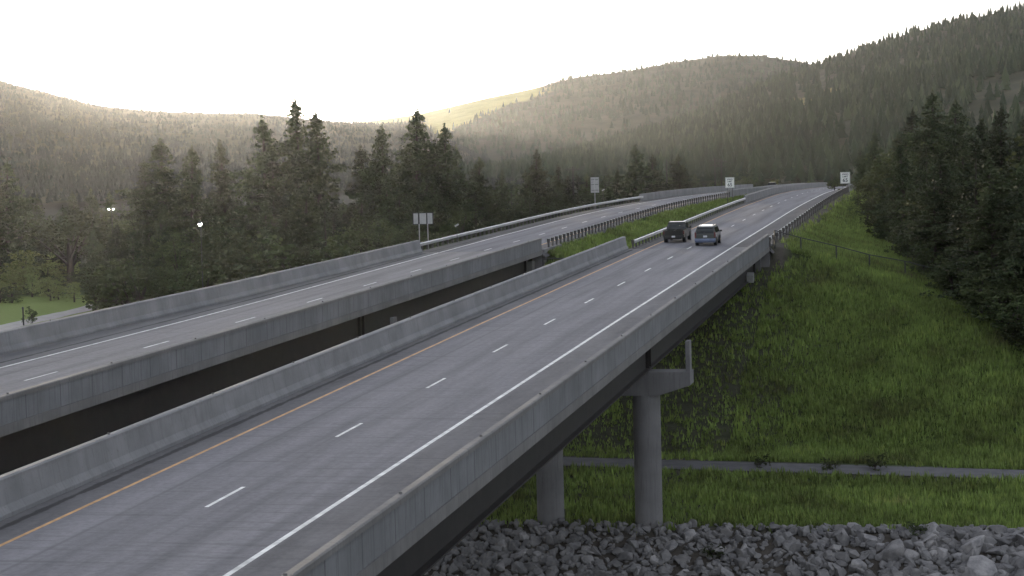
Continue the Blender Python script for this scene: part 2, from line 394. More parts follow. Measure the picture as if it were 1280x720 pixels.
# path along the river
mp_ = simple('path_gravel_asphalt', (.088, .085, .088), .9, 0, .25, 1.2)
def sheet_path(name, pts, wd, mat, lift=.05):
    mb = MB(); vs = []
    for i, (x, y) in enumerate(pts):
        a = pts[max(0, i-1)]; c_ = pts[min(len(pts)-1, i+1)]; t = Vector((c_[0]-a[0], c_[1]-a[1])).normalized(); nrm = Vector((-t.y, t.x))
        for k in (-1, -.33, .33, 1):
            q = Vector((x, y))+nrm*wd/2*k; vs.append((q.x, q.y, float(ground(q.x, q.y))+lift))
    fs = [(i*4+k, i*4+k+1, (i+1)*4+k+1, (i+1)*4+k) for i in range(len(pts)-1) for k in range(3)]
    mb.add(vs, fs, None, True); return tag(mb.build(name, mat), kind='structure')
sheet_path('path', [(x, float(path_s(x))) for x in np.arange(-95, 60, 1.0)], 3.3, mp_, .06)
sheet_path('path', [(-116.2+.0*t-3.3*t/30, 205+t) for t in np.arange(0, 64, 2.)], 4.2, simple('pale_path_concrete', (.30, .29, .27), .9, 0, .15, 1), .08)
mw, nt, b = new_mat('river_water'); b.inputs['Base Color'].default_value = (.02, .03, .03, 1); b.inputs['Roughness'].default_value = .08
bump(nt, b, noise(nt, pos(nt), .8, 4), .3, .1)
mb = MB(); mb.add([(-400, -90, -3.4), (300, -90, -3.4), (300, 93, -3.4), (-400, 93, -3.4)], [(0, 1, 2, 3)]); tag(mb.build('river', mw), kind='structure')

# ------------------------------------------------------------------ bridges
def stations(a, b, st=3.0):
    n = max(1, int(round((b-a)/st))); return [a+(b-a)*i/n for i in range(n+1)]
S0 = -45.0
def bridge(name, fx, latL, latR, label, pier_s, cols_lat, deck_m):
    """latL/latR: lateral functions of the outer faces."""
    root = empty(name, (0, 0, 0), 0, label, 'bridge')
    ss = stations(S0, BR_END, 3.0)
    # deck slab
    vs = MB(); n = 4
    ring = []
    for q in ss:
        a, c_, z = float(latL(q)), float(latR(q)), float(zr(q))
        ring.append([(a, q, z), (c_, q, z), (c_, q, z-.36), (a, q, z-.36)])
    pts = [p for r in ring for p in r]; fs = []; uvs = []
    for k in range(len(ss)-1):
        for i in range(4):
            j = (i+1) % 4; fs.append((k*4+i, (k+1)*4+i, (k+1)*4+j, k*4+j))
            l0, l1 = float(fx(ss[k])), float(fx(ss[k+1]))
            uvs.append([(ring[k][i][0]-l0, ss[k]), (ring[k+1][i][0]-l1, ss[k+1]), (ring[k+1][j][0]-l1, ss[k+1]), (ring[k][j][0]-l0, ss[k])])
    vs.add(pts, fs, uvs); vs.add(ring[0], [(0, 1, 2, 3)]); vs.add(ring[-1], [(3, 2, 1, 0)])
    deck = vs.build('deck_slab', deck_m, root)
    # overhang edge in paler concrete, set proud of the slab
    for lat, sg in ((latL, -1), (latR, 1)):
        e = MB(); e.sweep([(sg*.003, -.02), (sg*.02, -.02), (sg*.02, -.40), (-sg*.5, -.40), (-sg*.5, -.37), (sg*.003, -.37)], ss, lat, zr)
        e.build('slab_edge', M['slab'], root)
        pr = MB()                                # parapet: sloped inner face, upright outer face
        k = -sg
        prof = [(0, .004), (sg*.0, .98), (k*.03, 1.07), (k*.22, 1.07), (k*.26, .98), (k*.36, .34), (k*.50, .12), (k*.50, .004)]
        prof = [(a-sg*.012, h) for a, h in prof]
        mp2 = MB(); mp2.sweep(prof, ss, lat, zr)
        o = mp2.build('parapet', M['parapet'] if (sg == 1) else M['barrier'], root)
        cap = MB()
        cap.sweep([(sg*.045, .93), (sg*.045, 1.075), (sg*.0, 1.11), (k*.2, 1.11), (k*.275, 1.06), (k*.275, .95), (k*.2, 1.0), (sg*-.0, 1.0)], ss, lat, zr)
        cap.build('coping', M['slab'] if sg == 1 else M['barrier'], root)
        for q in np.arange(20, BR_END, 9.1):     # small barrier reflectors on the coping
            rf = MB(); rf.box((float(lat(q))-sg*.1, q, float(zr(q))+1.135), (.09, .03, .07)); rf.build('reflector', M['slab'], root)
    # girders
    for t in np.linspace(0, 1, 5):
        def gl(q, t=t): return float(latL(q))+1.25+(float(latR(q))-float(latL(q))-2.5)*t
        g = MB()
        g.sweep([(-.25, -.37), (.25, -.37), (.25, -.40), (.012, -.40), (.012, -2.25), (.28, -2.25), (.28, -2.31), (-.28, -2.31), (-.28, -2.25), (-.012, -2.25), (-.012, -.40), (-.25, -.40)], ss, gl, zr)
        for q in (pier_s-62.4, pier_s-61.6, pier_s-.4, pier_s+.4, BR_END-1.6):
            for s_ in (-1, 1): g.box((gl(q)+s_*.1, q, float(zr(q))-1.32), (.17, .025, 1.84))
        g.build('girder', M['girder'], root)
    # pier with hammer-ended cap, upstand and round columns
    for ps, draw in ((pier_s, True), (pier_s-62, True)):
        a, c_ = float(latL(ps))-1.15, float(latR(ps))+1.15
        zt = float(zr(ps))-2.42; cm = MB()
        prof = [(a, zt), (a, zt-.7), (a+1.7, zt-1.25), (c_-1.7, zt-1.25), (c_, zt-.7), (c_, zt)]
        V = [(x, ps-.75, z) for x, z in prof]+[(x, ps+.75, z) for x, z in prof]
        cm.add(V, [tuple(range(6)), tuple(range(6, 12))[::-1]]+[(i, (i+1) % 6, 6+(i+1) % 6, 6+i) for i in range(6)],
               [[(z, x) for x, z in prof]]*2+[[(0, 0), (0, 1), (1.5, 1), (1.5, 0)]]*6)
        for e_ in (a+.13, c_-.13): cm.box((e_, ps-.2, zt+.8), (.22, .8, 1.62))
        pier = cm.build('pier', M['pier'], root)
        for cx in cols_lat:
            gz = float(ground(cx, ps))
            cmb = MB(); cmb.cyl((cx, ps, gz-2.5), (cx, ps, zt-1.24), .735, .735, 28, False); cmb.build('column', M['pier'], pier)
    # abutment with bearing shelf
    a, c_ = float(latL(BR_END)), float(latR(BR_END)); z = float(zr(BR_END)); ab = MB()
    ab.box(((a+c_)/2, BR_END-.35, z-3.4), (c_-a-1.4, 1.3, 5.0)); ab.box((c_-.45, BR_END+.55, z-2.6), (.85, .9, 4.3)); ab.box((a+.45, BR_END+.55, z-2.6), (.85, .9, 4.3))
    ab.build('abutment', M['pier'], root)
    return root, ss

rL = lambda s: -26.36+0*s; rR = lambda s: -13.70+0*s
br, ssb = bridge('highway_bridge', laneR, rL, rR, 'near highway bridge with brown girders carrying the pickup and the van', 98.6, (-15.0, -20.35, -25.6), M['deck'])
lR = lambda s: np.interp(s, [-80, 50, 65, 80, 101, 130, 162, 400], [-36.6, -34.75, -34.5, -34.3, -33.9, -33.65, -33.55, -33.5])
lL = lambda s: np.interp(s, [-80, 60, 85, 115, 140, 165, 400], [-50.5, -47.6, -46.75, -45.5, -45.05, -44.85, -44.8])
bl, _ = bridge('highway_bridge', laneL, lL, lR, 'far highway bridge on the left, empty of traffic, behind the near bridge', 112.2, (-35.3, -39.8, -44.4), M['deck_sheen'])
# light box hung from the near girder by the abutment
mb = MB(); mb.box((-14.55, 153.2, float(zr(153))-1.95), (.55, .75, .62), 0, (R(18), 'X')); mb.build('lamp_box', M['sign_back'], br)

# end blocks where the barrier stops
# ------------------------------------------------------------------ carriageways beyond the bridges
def roadway(fx, a, c_, s0, s1, mat):
    mb = MB(); ss = stations(s0, s1, 3.0)
    prof = [(a-.6, -.6), (a, -.02), (a, 0), (-4, 0), (0, 0), (4, 0), (c_, 0), (c_+.6, -.6)]
    mb.sweep(prof, ss, fx, zr, closed=False, u0=True)
    return tag(mb.build('road', mat), kind='structure')
rdR = roadway(laneR, -5.3, 6.6, BR_END, 640, M['asphalt'])
rdL = roadway(laneL, -6.0, 5.2, BR_END, 640, M['asphalt'])

def strip(fx, u, wd, s0, s1, parent, name, mat, lift=.004, st=3.0):
    mb = MB(); ss = stations(s0, s1, st)
    mb.sweep([(u-wd/2, lift), (u+wd/2, lift)], ss, fx, zr, closed=False); return mb.build(name, mat, parent)
whL = lambda s: float(np.interp(s, [50, 82, 118, 165, 188, 1000], [-3.75, -3.7, -3.62, -3.66, -3.9, -3.9]))
for fx, on, rd, wside, yside in ((laneR, br, rdR, 3.71, -3.71), (laneL, bl, rdL, None, 3.70)):
    for s0, s1, par in ((S0, BR_END, on), (BR_END, 600, rd)):
        if wside: strip(fx, wside, .17, s0, s1, par, 'edge_line', M['white_line'])
        else: strip(lambda s: laneL(s)+whL(s), 0, .17, s0, s1, par, 'edge_line', M['white_line'])
        strip(fx, yside, .14, s0, s1, par, 'yellow_line', M['yellow_line'])
d0R, d0L = 50.534, 77.3
for fx, d0, on, rd in ((laneR, d0R, br, rdR), (laneL, d0L, bl, rdL)):
    for k in range(-5, 28):
        a = d0+12.192*k
        strip(fx, 0, .13, a, a+3.05, on if a < BR_END-3 else rd, 'lane_dash', M['white_line'], .004, 3.05)
# expansion joint strips
for fx, on, a, c_ in ((laneR, br, -5.2, 6.3), (laneL, bl, -5.3, 4.9)):
    mb = MB(); x = float(fx(160.9)); z = float(zr(160.9))
    mb.add([(x+a, 160.6, z+.005), (x+c_, 160.6, z+.005), (x+c_, 161.3, z+.008), (x+a, 161.3, z+.008)], [(0, 1, 2, 3)]); mb.build('expansion_joint', M['slab'], on)

# concrete barriers of the next bridge up the road
def far_barrier(fx, s0, s1, side, label, grow=1.07):
    mb = MB(); k = side
    prof = [(0, -.35), (0, .95), (k*.05, grow), (k*.22, grow), (k*.28, .95), (k*.28, -.35)]
    mb.sweep(prof, stations(s0, s1, 4), fx, zr); o = mb.build('concrete_barrier', M['barrier']); return tag(o, label, 'barrier')
far_barrier(lambda s: laneL(s)-6.1, 283, 420, -1, 'grey concrete barrier along the outer edge of the left road past the guardrail end')
far_barrier(lambda s: laneL(s)+5.0, 296, 420, 1, 'grey concrete barrier on the inner edge of the left road below the median speed sign')
far_barrier(lambda s: laneR(s)-4.75, 262, 470, -1, 'long concrete barrier on the left edge of the right road past the guardrail end')
far_barrier(lambda s: laneR(s)+6.5, 318, 480, 1, 'concrete barrier on the right edge of the right road behind the speed sign')

# ------------------------------------------------------------------ guardrails
post_me = None
def guardrail(fx, s0, s1, face, label, gap=1.905):
    """face = +1 when the beam faces +X."""
    root = empty('guardrail', (float(fx(s0)), s0, float(zr(s0))), 0, label, 'guardrail'); ox = Vector(root.location)
    mb = MB(); f = face
    prof = [(f*.02, .44), (f*.09, .50), (f*.09, .555), (f*.02, .60), (f*.09, .645), (f*.09, .70), (f*.02, .76), (f*.005, .76), (f*.072, .695), (f*.072, .65), (f*.002, .60), (f*.072, .55), (f*.072, .505), (f*.005, .44)]
    mb.sweep(prof, stations(s0, s1, 3.81), lambda s: float(fx(s))-ox.x, lambda s: float(zr(s))-ox.z)
    mb.v = [(x, y-ox.y, z) for x, y, z in mb.v]
    mb.build('rail', M['galv'], root)
    global post_me
    if post_me is None:
        pm = MB(); pm.box((0, 0, -.22), (.15, .20, 1.9)); pm.box((.0, 0, .60), (.26, .15, .34)); post_me = pm.mesh('post', M['post'])
    n = int((s1-s0)/gap)
    for i in range(n+1):
        q = s0+.3+i*gap
        if q > s1: break
        link('post', post_me, root, (float(fx(q))-f*.14-ox.x, q-ox.y, float(zr(q))-ox.z))
    return root
guardrail(lambda s: laneL(s)-6.0, BR_END+.5, 284, 1, 'galvanised guardrail along the outer left edge of the left road')
guardrail(lambda s: laneL(s)+5.1, BR_END+4, 297, -1, 'guardrail seen from behind with dark posts between left road and grassy median')
guardrail(lambda s: laneR(s)-4.85, BR_END+.5, 263, 1, 'shiny guardrail beside the median grass, left of the pickup')
guardrail(lambda s: laneR(s)+6.75, BR_END+.5, 320, -1, 'guardrail along the right road shoulder above the bright grass slope', 3.81)
# wing walls: short concrete end walls behind bridge ends
mb = MB(); mb.sweep([(0, -1.9), (0, .02), (-.25, .02), (-.25, -1.9)], stations(BR_END+1.1, BR_END+9, 2), lambda s: lR(s)+.02, zr); mb.build('wing_wall', M['pier'], bl)
mb = MB(); mb.sweep([(0, -1.6), (0, .02), (.25, .02), (.25, -1.6)], stations(BR_END+1.1, BR_END+5, 2), lambda s: rR(s)-.35, zr); mb.build('wing_wall', M['pier'], br)

# ------------------------------------------------------------------ signs
def text_mesh(txt, size, mat, name='lettering', squash=1.):
    cu = bpy.data.curves.new('t', 'FONT'); cu.body = txt; cu.size = size; cu.align_x = 'CENTER'; cu.align_y = 'CENTER'; cu.offset = size*.018
    o = bpy.data.objects.new('t', cu); col.objects.link(o)
    dg = bpy.context.evaluated_depsgraph_get(); me = bpy.data.meshes.new_from_object(o.evaluated_get(dg))
    bpy.data.objects.remove(o); me.name = name
    for v in me.vertices: v.co = (v.co.x*squash, -v.co.z, v.co.y)
    me.materials.clear(); me.materials.append(mat); return me
def speed_sign(x, s, zc, wd, ht, label):
    g = float(ground(x, s)); root = empty('speed_limit_sign', (x, s, g), 0, label, 'road sign', 'speed limit signs')
    rz = .12
    pm = MB(); pm.box((0, 0, zc-g), (wd, .03, ht), rz); panel = pm.build('sign_panel', M['sign_white'], root)
    bd = MB(); q = .025
    for dx, dz, sx, sz in ((0, ht/2-.06, wd-.08, q), (0, -ht/2+.06, wd-.08, q), (wd/2-.05, 0, q, ht-.145), (-wd/2+.05, 0, q, ht-.145)):
        v = Matrix.Rotation(rz, 3, 'Z') @ Vector((dx, -.02, dz)); bd.box((v.x, v.y, zc-g+v.z), (sx, .006, sz), rz)
    bd.build('border', M['black'], panel)
    for t, sz, dz in (('SPEED', ht*.20, ht*.30), ('LIMIT', ht*.20, ht*.10), ('65', ht*.44, -ht*.22)):
        me = text_mesh(t, sz, M['black'], squash=1.05); v = Matrix.Rotation(rz, 3, 'Z') @ Vector((0, -.0205, dz))
        link('lettering', me, panel, (v.x, v.y, zc-g+v.z), rz)
    for dx in (-.36, .36):
        p_ = MB(); v = Matrix.Rotation(rz, 3, 'Z') @ Vector((dx, .06, 0)); p_.box((v.x, v.y, (zc-g+ht*.3)/2-.3), (.07, .07, zc-g+ht*.3+.6), rz); p_.build('post', M['post'], root)
q = at_depth(1056.5, 222.3, 275/1.0); speed_sign(q[0], q[1], q[2], 1.40, 1.66, 'white SPEED LIMIT 65 sign on the grass beyond the right guardrail')
q = at_depth(912.3, 228.3, 262); speed_sign(q[0], q[1], q[2], 1.24, 1.46, 'white SPEED LIMIT 65 sign standing in the median between the roads')
# tall sign seen from behind
q = at_depth(743.5, 231.2, 268); g = float(ground(q[0], q[1]))
rt_ = empty('road_sign', (q[0], q[1], g), 0, 'tall grey back of a road sign on one post behind the left guardrail', 'road sign')
pm = MB(); pm.box((0, 0, q[2]-g), (1.18, .02, 2.2), .15); pn = pm.build('sign_panel', M['sign_back'], rt_)
bm_ = MB()
for z in (-.75, .05, .75): bm_.box((0, -.04, q[2]-g+z), (1.0, .04, .06), .15)
bm_.build('stiffener', M['dark_metal'], pn)
bm_ = MB(); bm_.box((0, -.09, (q[2]-g+1.0)/2-.4), (.10, .07, q[2]-g+1.9), .15); bm_.build('post', M['galv'], rt_)
# triple panel seen from behind
q = at_depth(529.3, 273.2, 177); g = float(ground(q[0], q[1]))
rt_ = empty('road_sign', (q[0], q[1], g), 0, 'backs of three grey sign panels in a row at the left bridge end', 'road sign')
for dx, wd in ((-.74, .44), (-.05, .64), (.64, .48)):
    pm = MB(); pm.box((dx, -.035, q[2]-g), (wd, .02, 1.0), .0); pm.build('sign_panel', M['sign_back'], rt_)
bm_ = MB(); bm_.box((-.05, .0, q[2]-g), (2.04, .04, 1.14)); bm_.build('backing_board', M['black'], rt_)
for dx in (-.42, .42):
    bm_ = MB(); bm_.box((dx, -.03-.05, (q[2]-g-.5)/2-.35), (.07, .07, q[2]-g-.5+.7)); bm_.build('post', M['galv'], rt_)
# small pale delineators on the far side of the left guardrail
for px, py, d, lb in ((571, 281.5, 181, 'pale tilted marker plate behind the left guardrail near the triple sign'), (754, 237.5, 272, 'pale tilted marker plate right of the tall sign back')):
    q = at_depth(px, py, d); g = float(ground(q[0], q[1])); rt_ = empty('marker_post', (q[0], q[1], g), 0, lb, 'marker', 'marker posts behind the left guardrail')
    a = MB(); a.cyl((0, 0, -.3), (0, 0, q[2]-g), .025, .025, 8); a.build('post', M['dark_metal'], rt_)
    a = MB(); a.box((0, -.04, q[2]-g), (.42, .03, .16), 0, (R(-28), 'Y')); a.build('plate', M['roof'], rt_)

# ------------------------------------------------------------------ fences
def fence(pts, ht, label, mesh_gap=.15):
    x0, y0 = pts[0]; g0 = float(ground(x0, y0)); root = empty('wire_fence', (x0, y0, g0), 0, label, 'fence')
    tops = []
    for x, y in pts:
        g = float(ground(x, y)); tops.append((x-x0, y-y0, g-g0))
        p_ = MB(); p_.cyl((x-x0, y-y0, g-g0-.3), (x-x0, y-y0, g-g0+ht), .06, .06, 8); p_.build('post', M['dark_metal'], root)
    r_ = MB(); wv = MB()
    for a, b_ in zip(tops[:-1], tops[1:]):
        r_.cyl((a[0], a[1], a[2]+ht-.03), (b_[0], b_[1], b_[2]+ht-.03), .045, .045, 6)
        for k in range(1, 7):
            h = ht*k/7; wv.cyl((a[0], a[1], a[2]+h), (b_[0], b_[1], b_[2]+h), .004, .004, 3, False)
        for k in range(14):
            t = (k+.5)/14; q0 = [a[i]+(b_[i]-a[i])*t for i in range(3)]; wv.cyl((q0[0], q0[1], q0[2]+.05), (q0[0], q0[1], q0[2]+ht-.05), .004, .004, 3, False)
    r_.build('top_rail', M['dark_metal'], root); wv.build('wire_mesh', M['dark_metal'], root)
fence([(x, 164+.15*(x+13)) for x in (-13.4, -11.2, -8.2, -5.4, -2.4, .5, 3.3, 6.2)], 1.4, 'dark wire fence running down the grass slope from the right bridge end')
fence([(x, 160.2) for x in (-33.2, -31.0, -28.8, -26.8)], 1.5, 'short dark wire fence across the median between the two bridge ends')

# ------------------------------------------------------------------ utility poles
def pole(px, ytop, d, label, arms=1, ht=None):
    q = at_depth(px, ytop, d); g = float(ground(q[0], q[1])); h = q[2]-g
    root = empty('utility_pole', (q[0], q[1], g), 0, label, 'utility pole', 'wooden utility poles beyond the roads')
    a = MB(); a.cyl((0, 0, -.5), (0, 0, h), .19, .13, 10); a.build('pole_shaft', M['wood_pole'], root)
    for k in range(arms):
        a = MB(); a.box((0, -.15, h-.6-1.1*k), (2.6-.3*k, .12, .14), .25); arm = a.build('crossarm', M['wood_pole'], root)
        i_ = MB()
        for t in (-1.1, -.45, .45, 1.1): i_.cyl((t*math.cos(.25), t*math.sin(.25)-.15, h-.55-1.1*k), (t*math.cos(.25), t*math.sin(.25)-.15, h-.3-1.1*k), .05, .04, 6)
        i_.build('insulator', M['dark_metal'], arm)
pole(716, 208, 330, 'short wooden utility pole left of the tall sign back', 1)
pole(833, 199, 420, 'bare wooden utility pole between the round pines left of the median', 0)
pole(893.5, 197, 430, 'left pole of the pair of utility poles above the median speed sign', 2)
pole(901.5, 199, 440, 'right pole of the pair of utility poles above the median speed sign', 2)

# ------------------------------------------------------------------ vehicles
def wheel(root, x, y, r=.36, wdt=.24):
    s = 1 if x > 0 else -1
    t = MB(); t.cyl((x-s*wdt, y, r), (x, y, r), r, r, 20); tw = t.build('wheel', M['tyre'], root)
    k = MB(); k.cyl((x-.02*s, y, r), (x+.012*s, y, r), r*.62, r*.55, 14); k.build('rim', M['rim'], tw)
def quad(root, name, mat, pts, th=.012, parent=None):
    a = [Vector(p) for p in pts]; n = (a[1]-a[0]).cross(a[2]-a[0]).normalized()*th
    m_ = MB(); v = [p-n for p in a]+[p+n for p in a]; k = len(a)
    m_.add(v, [tuple(range(k))[::-1], tuple(range(k, 2*k))]+[(i, (i+1) % k, k+(i+1) % k, k+i) for i in range(k)])
    return m_.build(name, mat, parent or root)
def pickup(x, s):
    r = empty('pickup_truck', (x, s, float(zr(s))+.004), 0, 'dark pickup truck in the left lane beside the guardrail', 'pickup truck')
    r.rotation_euler = (math.atan(.018), 0, 0); P = M['paint_truck']
    b = MB(); b.prof_solid([(1.95, .42, .93), (1.95, 1.12, .97), (3.95, 1.15, .97), (5.35, 1.04, .93), (5.55, .86, .90), (5.55, .42, .88)])
    body = b.build('body', P, r)
    b = MB(); b.box((0, 1.0, .60), (1.86, 1.9, .18))
    for sx in (-1, 1):
        b.prof_solid([(0.02, .50, .06), (0.02, 1.10, .06), (1.96, 1.12, .06), (1.96, .45, .06)])
        for i in range(len(b.v)-8, len(b.v)): b.v[i] = (b.v[i][0]+sx*.91, b.v[i][1], b.v[i][2])
    b.build('cargo_bed', P, r)
    b = MB(); b.box((0, .03, .84), (1.72, .07, .54)); b.box((0, -.012, .93), (1.3, .02, .16)); tg = b.build('tailgate', P, r)
    b = MB(); b.box((0, -.03, .92), (.26, .03, .05)); b.build('handle', M['black'], tg)
    b = MB(); b.prof_solid([(2.0, 1.10, .93), (2.16, 1.62, .80), (2.3, 1.78, .73), (3.35, 1.80, .73), (3.6, 1.70, .76), (4.25, 1.13, .92)]); b.build('cab', P, r)
    quad(r, 'rear_window', M['glass'], [(-.74, 2.028, 1.2), (.74, 2.028, 1.2), (.66, 2.142, 1.58), (-.66, 2.142, 1.58)], .02)
    quad(r, 'windscreen', M['glass'], [(-.8, 4.16, 1.2), (.8, 4.16, 1.2), (.68, 3.66, 1.64), (-.68, 3.66, 1.64)], .03)
    for sx in (-1, 1):
        quad(r, 'side_window', M['glass'], [(sx*.91, 2.2, 1.2), (sx*.91, 3.1, 1.2), (sx*.775, 3.1, 1.68), (sx*.775, 2.32, 1.68)], .02)
        quad(r, 'side_window', M['glass'], [(sx*.91, 3.18, 1.2), (sx*.91, 3.98, 1.2), (sx*.785, 3.5, 1.66), (sx*.775, 3.18, 1.68)], .02)
        b = MB(); b.box((sx*.90, -.005, .93), (.13, .05, .32)); b.build('tail_light', M['red_lens'], r)
        b = MB(); b.box((sx*1.06, 3.85, 1.23), (.18, .10, .22)); b.box((sx*.96, 3.88, 1.17), (.16, .05, .05)); b.build('mirror', M['black'], r)
        b = MB(); b.box((sx*.7, 5.56, .82), (.34, .05, .18)); b.build('headlight', M['plate'], r)
        for y in (1.05, 4.55):
            wheel(r, sx*.93, y); b = MB()
            b.cyl((sx*.90, y, .40), (sx*.985, y, .40), .45, .43, 18); b.build('wheel_arch', M['black'], r)
    b = MB(); b.box((0, -.13, .56), (1.78, .18, .16)); b.build('rear_bumper', M['dark_metal'], r)
    b = MB(); b.box((0, -.23, .58), (.32, .02, .15)); b.build('number_plate', M['plate'], r)
    b = MB(); b.box((0, 5.6, .52), (1.8, .16, .2)); b.build('front_bumper', M['chrome'], r)
    b = MB(); b.box((0, 2.8, .38), (1.3, 4.6, .16)); b.build('chassis', M['black'], r)
def van(x, s):
    r = empty('minivan', (x, s, float(zr(s))+.004), 0, 'dark green minivan with blue-grey bumper in the right lane', 'minivan')
    r.rotation_euler = (math.atan(.018), 0, 0); P = M['paint_van']
    b = MB(); b.prof_solid([(.06, .36, .84), (.0, .60, .90), (.03, 1.02, .925), (3.75, 1.06, .925), (4.65, .92, .86), (4.85, .72, .82), (4.83, .34, .80), (4.3, .26, .80), (.5, .26, .82)]); b.build('body', P, r)
    b = MB(); b.prof_solid([(.045, 1.0, .90), (.16, 1.40, .82), (.30, 1.68, .72), (.55, 1.735, .68), (2.5, 1.76, .69), (2.95, 1.70, .70), (3.95, 1.05, .88)]); b.build('cabin', P, r)
    quad(r, 'rear_window', M['glass'], [(-.76, .07, 1.09), (.76, .07, 1.09), (.66, .27, 1.58), (-.66, .27, 1.58)], .03)
    quad(r, 'windscreen', M['glass'], [(-.78, 3.82, 1.16), (.78, 3.82, 1.16), (.66, 3.08, 1.64), (-.66, 3.08, 1.64)], .03)
    for sx in (-1, 1):
        for y0, y1 in ((.5, 1.45), (1.53, 2.45), (2.53, 3.35)):
            quad(r, 'side_window', M['glass'], [(sx*.885, y0, 1.14), (sx*.885, y1, 1.14), (sx*.755, min(y1, 2.95), 1.58), (sx*.755, y0, 1.58)], .025)
        b = MB(); b.box((sx*.845, .03, .98), (.14, .09, .46)); b.build('tail_light', M['red_lens'], r)
        b = MB(); b.box((sx*1.03, 3.35, 1.14), (.20, .10, .17)); b.box((sx*.95, 3.38, 1.10), (.12, .05, .05)); b.build('mirror', M['black'], r)
        b = MB(); b.cyl((sx*.60, .5, 1.795), (sx*.60, 2.6, 1.815), .022, .022, 8)
        for y in (.55, 1.5, 2.5): b.box((sx*.60, y, 1.765), (.04, .08, .07))
        b.build('roof_rail', M['black'], r)
        b = MB(); b.box((sx*.62, 4.78, .76), (.36, .1, .16)); b.build('headlight', M['plate'], r)
        for y in (.95, 3.85):
            wheel(r, sx*.88, y, .34, .22); b = MB(); b.cyl((sx*.86, y, .37), (sx*.934, y, .37), .42, .40, 18); b.build('wheel_arch', M['black'], r)
    b = MB(); b.prof_solid([(-.14, .34, .86), (-.17, .50, .90), (-.10, .66, .92), (.10, .66, .93), (.10, .30, .88)]); b.build('rear_bumper', M['bumper_blue'], r)
    b = MB(); b.box((0, -.005, .84), (.34, .03, .16)); b.build('number_plate', M['plate'], r)
    b = MB(); b.box((.12, .035, 1.12), (.56, .03, .03), 0, (R(14), 'Y')); b.build('rear_wiper', M['black'], r)
    for a, wdt in ((-.34, .62), (.34, .62)):
        pass
pickup(-22.95, 169.4)
van(-19.45, 163.9)
# far traffic
def far_car(x, s, label, mat, cat='car', name='car'):
    r = empty(name, (x, s, float(zr(s))), 0, label, cat)
    b = MB(); b.prof_solid([(0, .35, .85), (0, .95, .88), (1.0, 1.0, .88), (3.2, 1.0, .88), (4.3, .85, .85), (4.4, .35, .8)]); b.build('body', mat, r)
    b = MB(); b.prof_solid([(.35, .98, .82), (.85, 1.45, .66), (2.1, 1.47, .66), (3.1, 1.0, .8)]); b.build('cabin', M['glass'], r)
    for sx in (-1, 1):
        for y in (.8, 3.5): wheel(r, sx*.86, y, .33, .2)
        b = MB(); b.box((sx*.68, -.01, .76), (.3, .06, .16)); b.build('headlight', M['plate'], r)
    return r
q = at_depth(967, 236.5, 372); far_car(float(laneL(q[1]))+1.9, q[1], 'small dark car far away on the left road behind the median barrier', M['paint_truck'])

# ------------------------------------------------------------------ trees
def quads_from(C, size, k, flat=.0):
    """k random leaf quads; C (k,3) centres."""
    n = rng.normal(size=(k, 3)); n[:, 2] += flat; n /= np.linalg.norm(n, axis=1)[:, None]
    t = np.cross(n, rng.normal(size=(k, 3))); t /= np.linalg.norm(t, axis=1)[:, None]; b_ = np.cross(n, t)
    sz = (size*rng.uniform(.6, 1.35, k))[:, None]; el = rng.uniform(.45, 1., k)[:, None]
    V = np.stack([C-t*sz*.5, C+b_*sz*.5*el, C+t*sz*.5, C-b_*sz*.5*el], 1).reshape(-1, 3)
    return V
def leaf_mesh(name, Vs, mat):
    V = np.concatenate(Vs); Fc = np.arange(len(V)).reshape(-1, 4); return np_mesh(name, V, Fc, mat)
def clump(c, r, k, size, flat=.6):
    d = rng.normal(size=(k, 3)); d /= np.linalg.norm(d, axis=1)[:, None]; d *= (rng.uniform(0, 1, k)**.5)[:, None]*np.array(r)
    return quads_from(np.array(c)+d, size, k, flat)
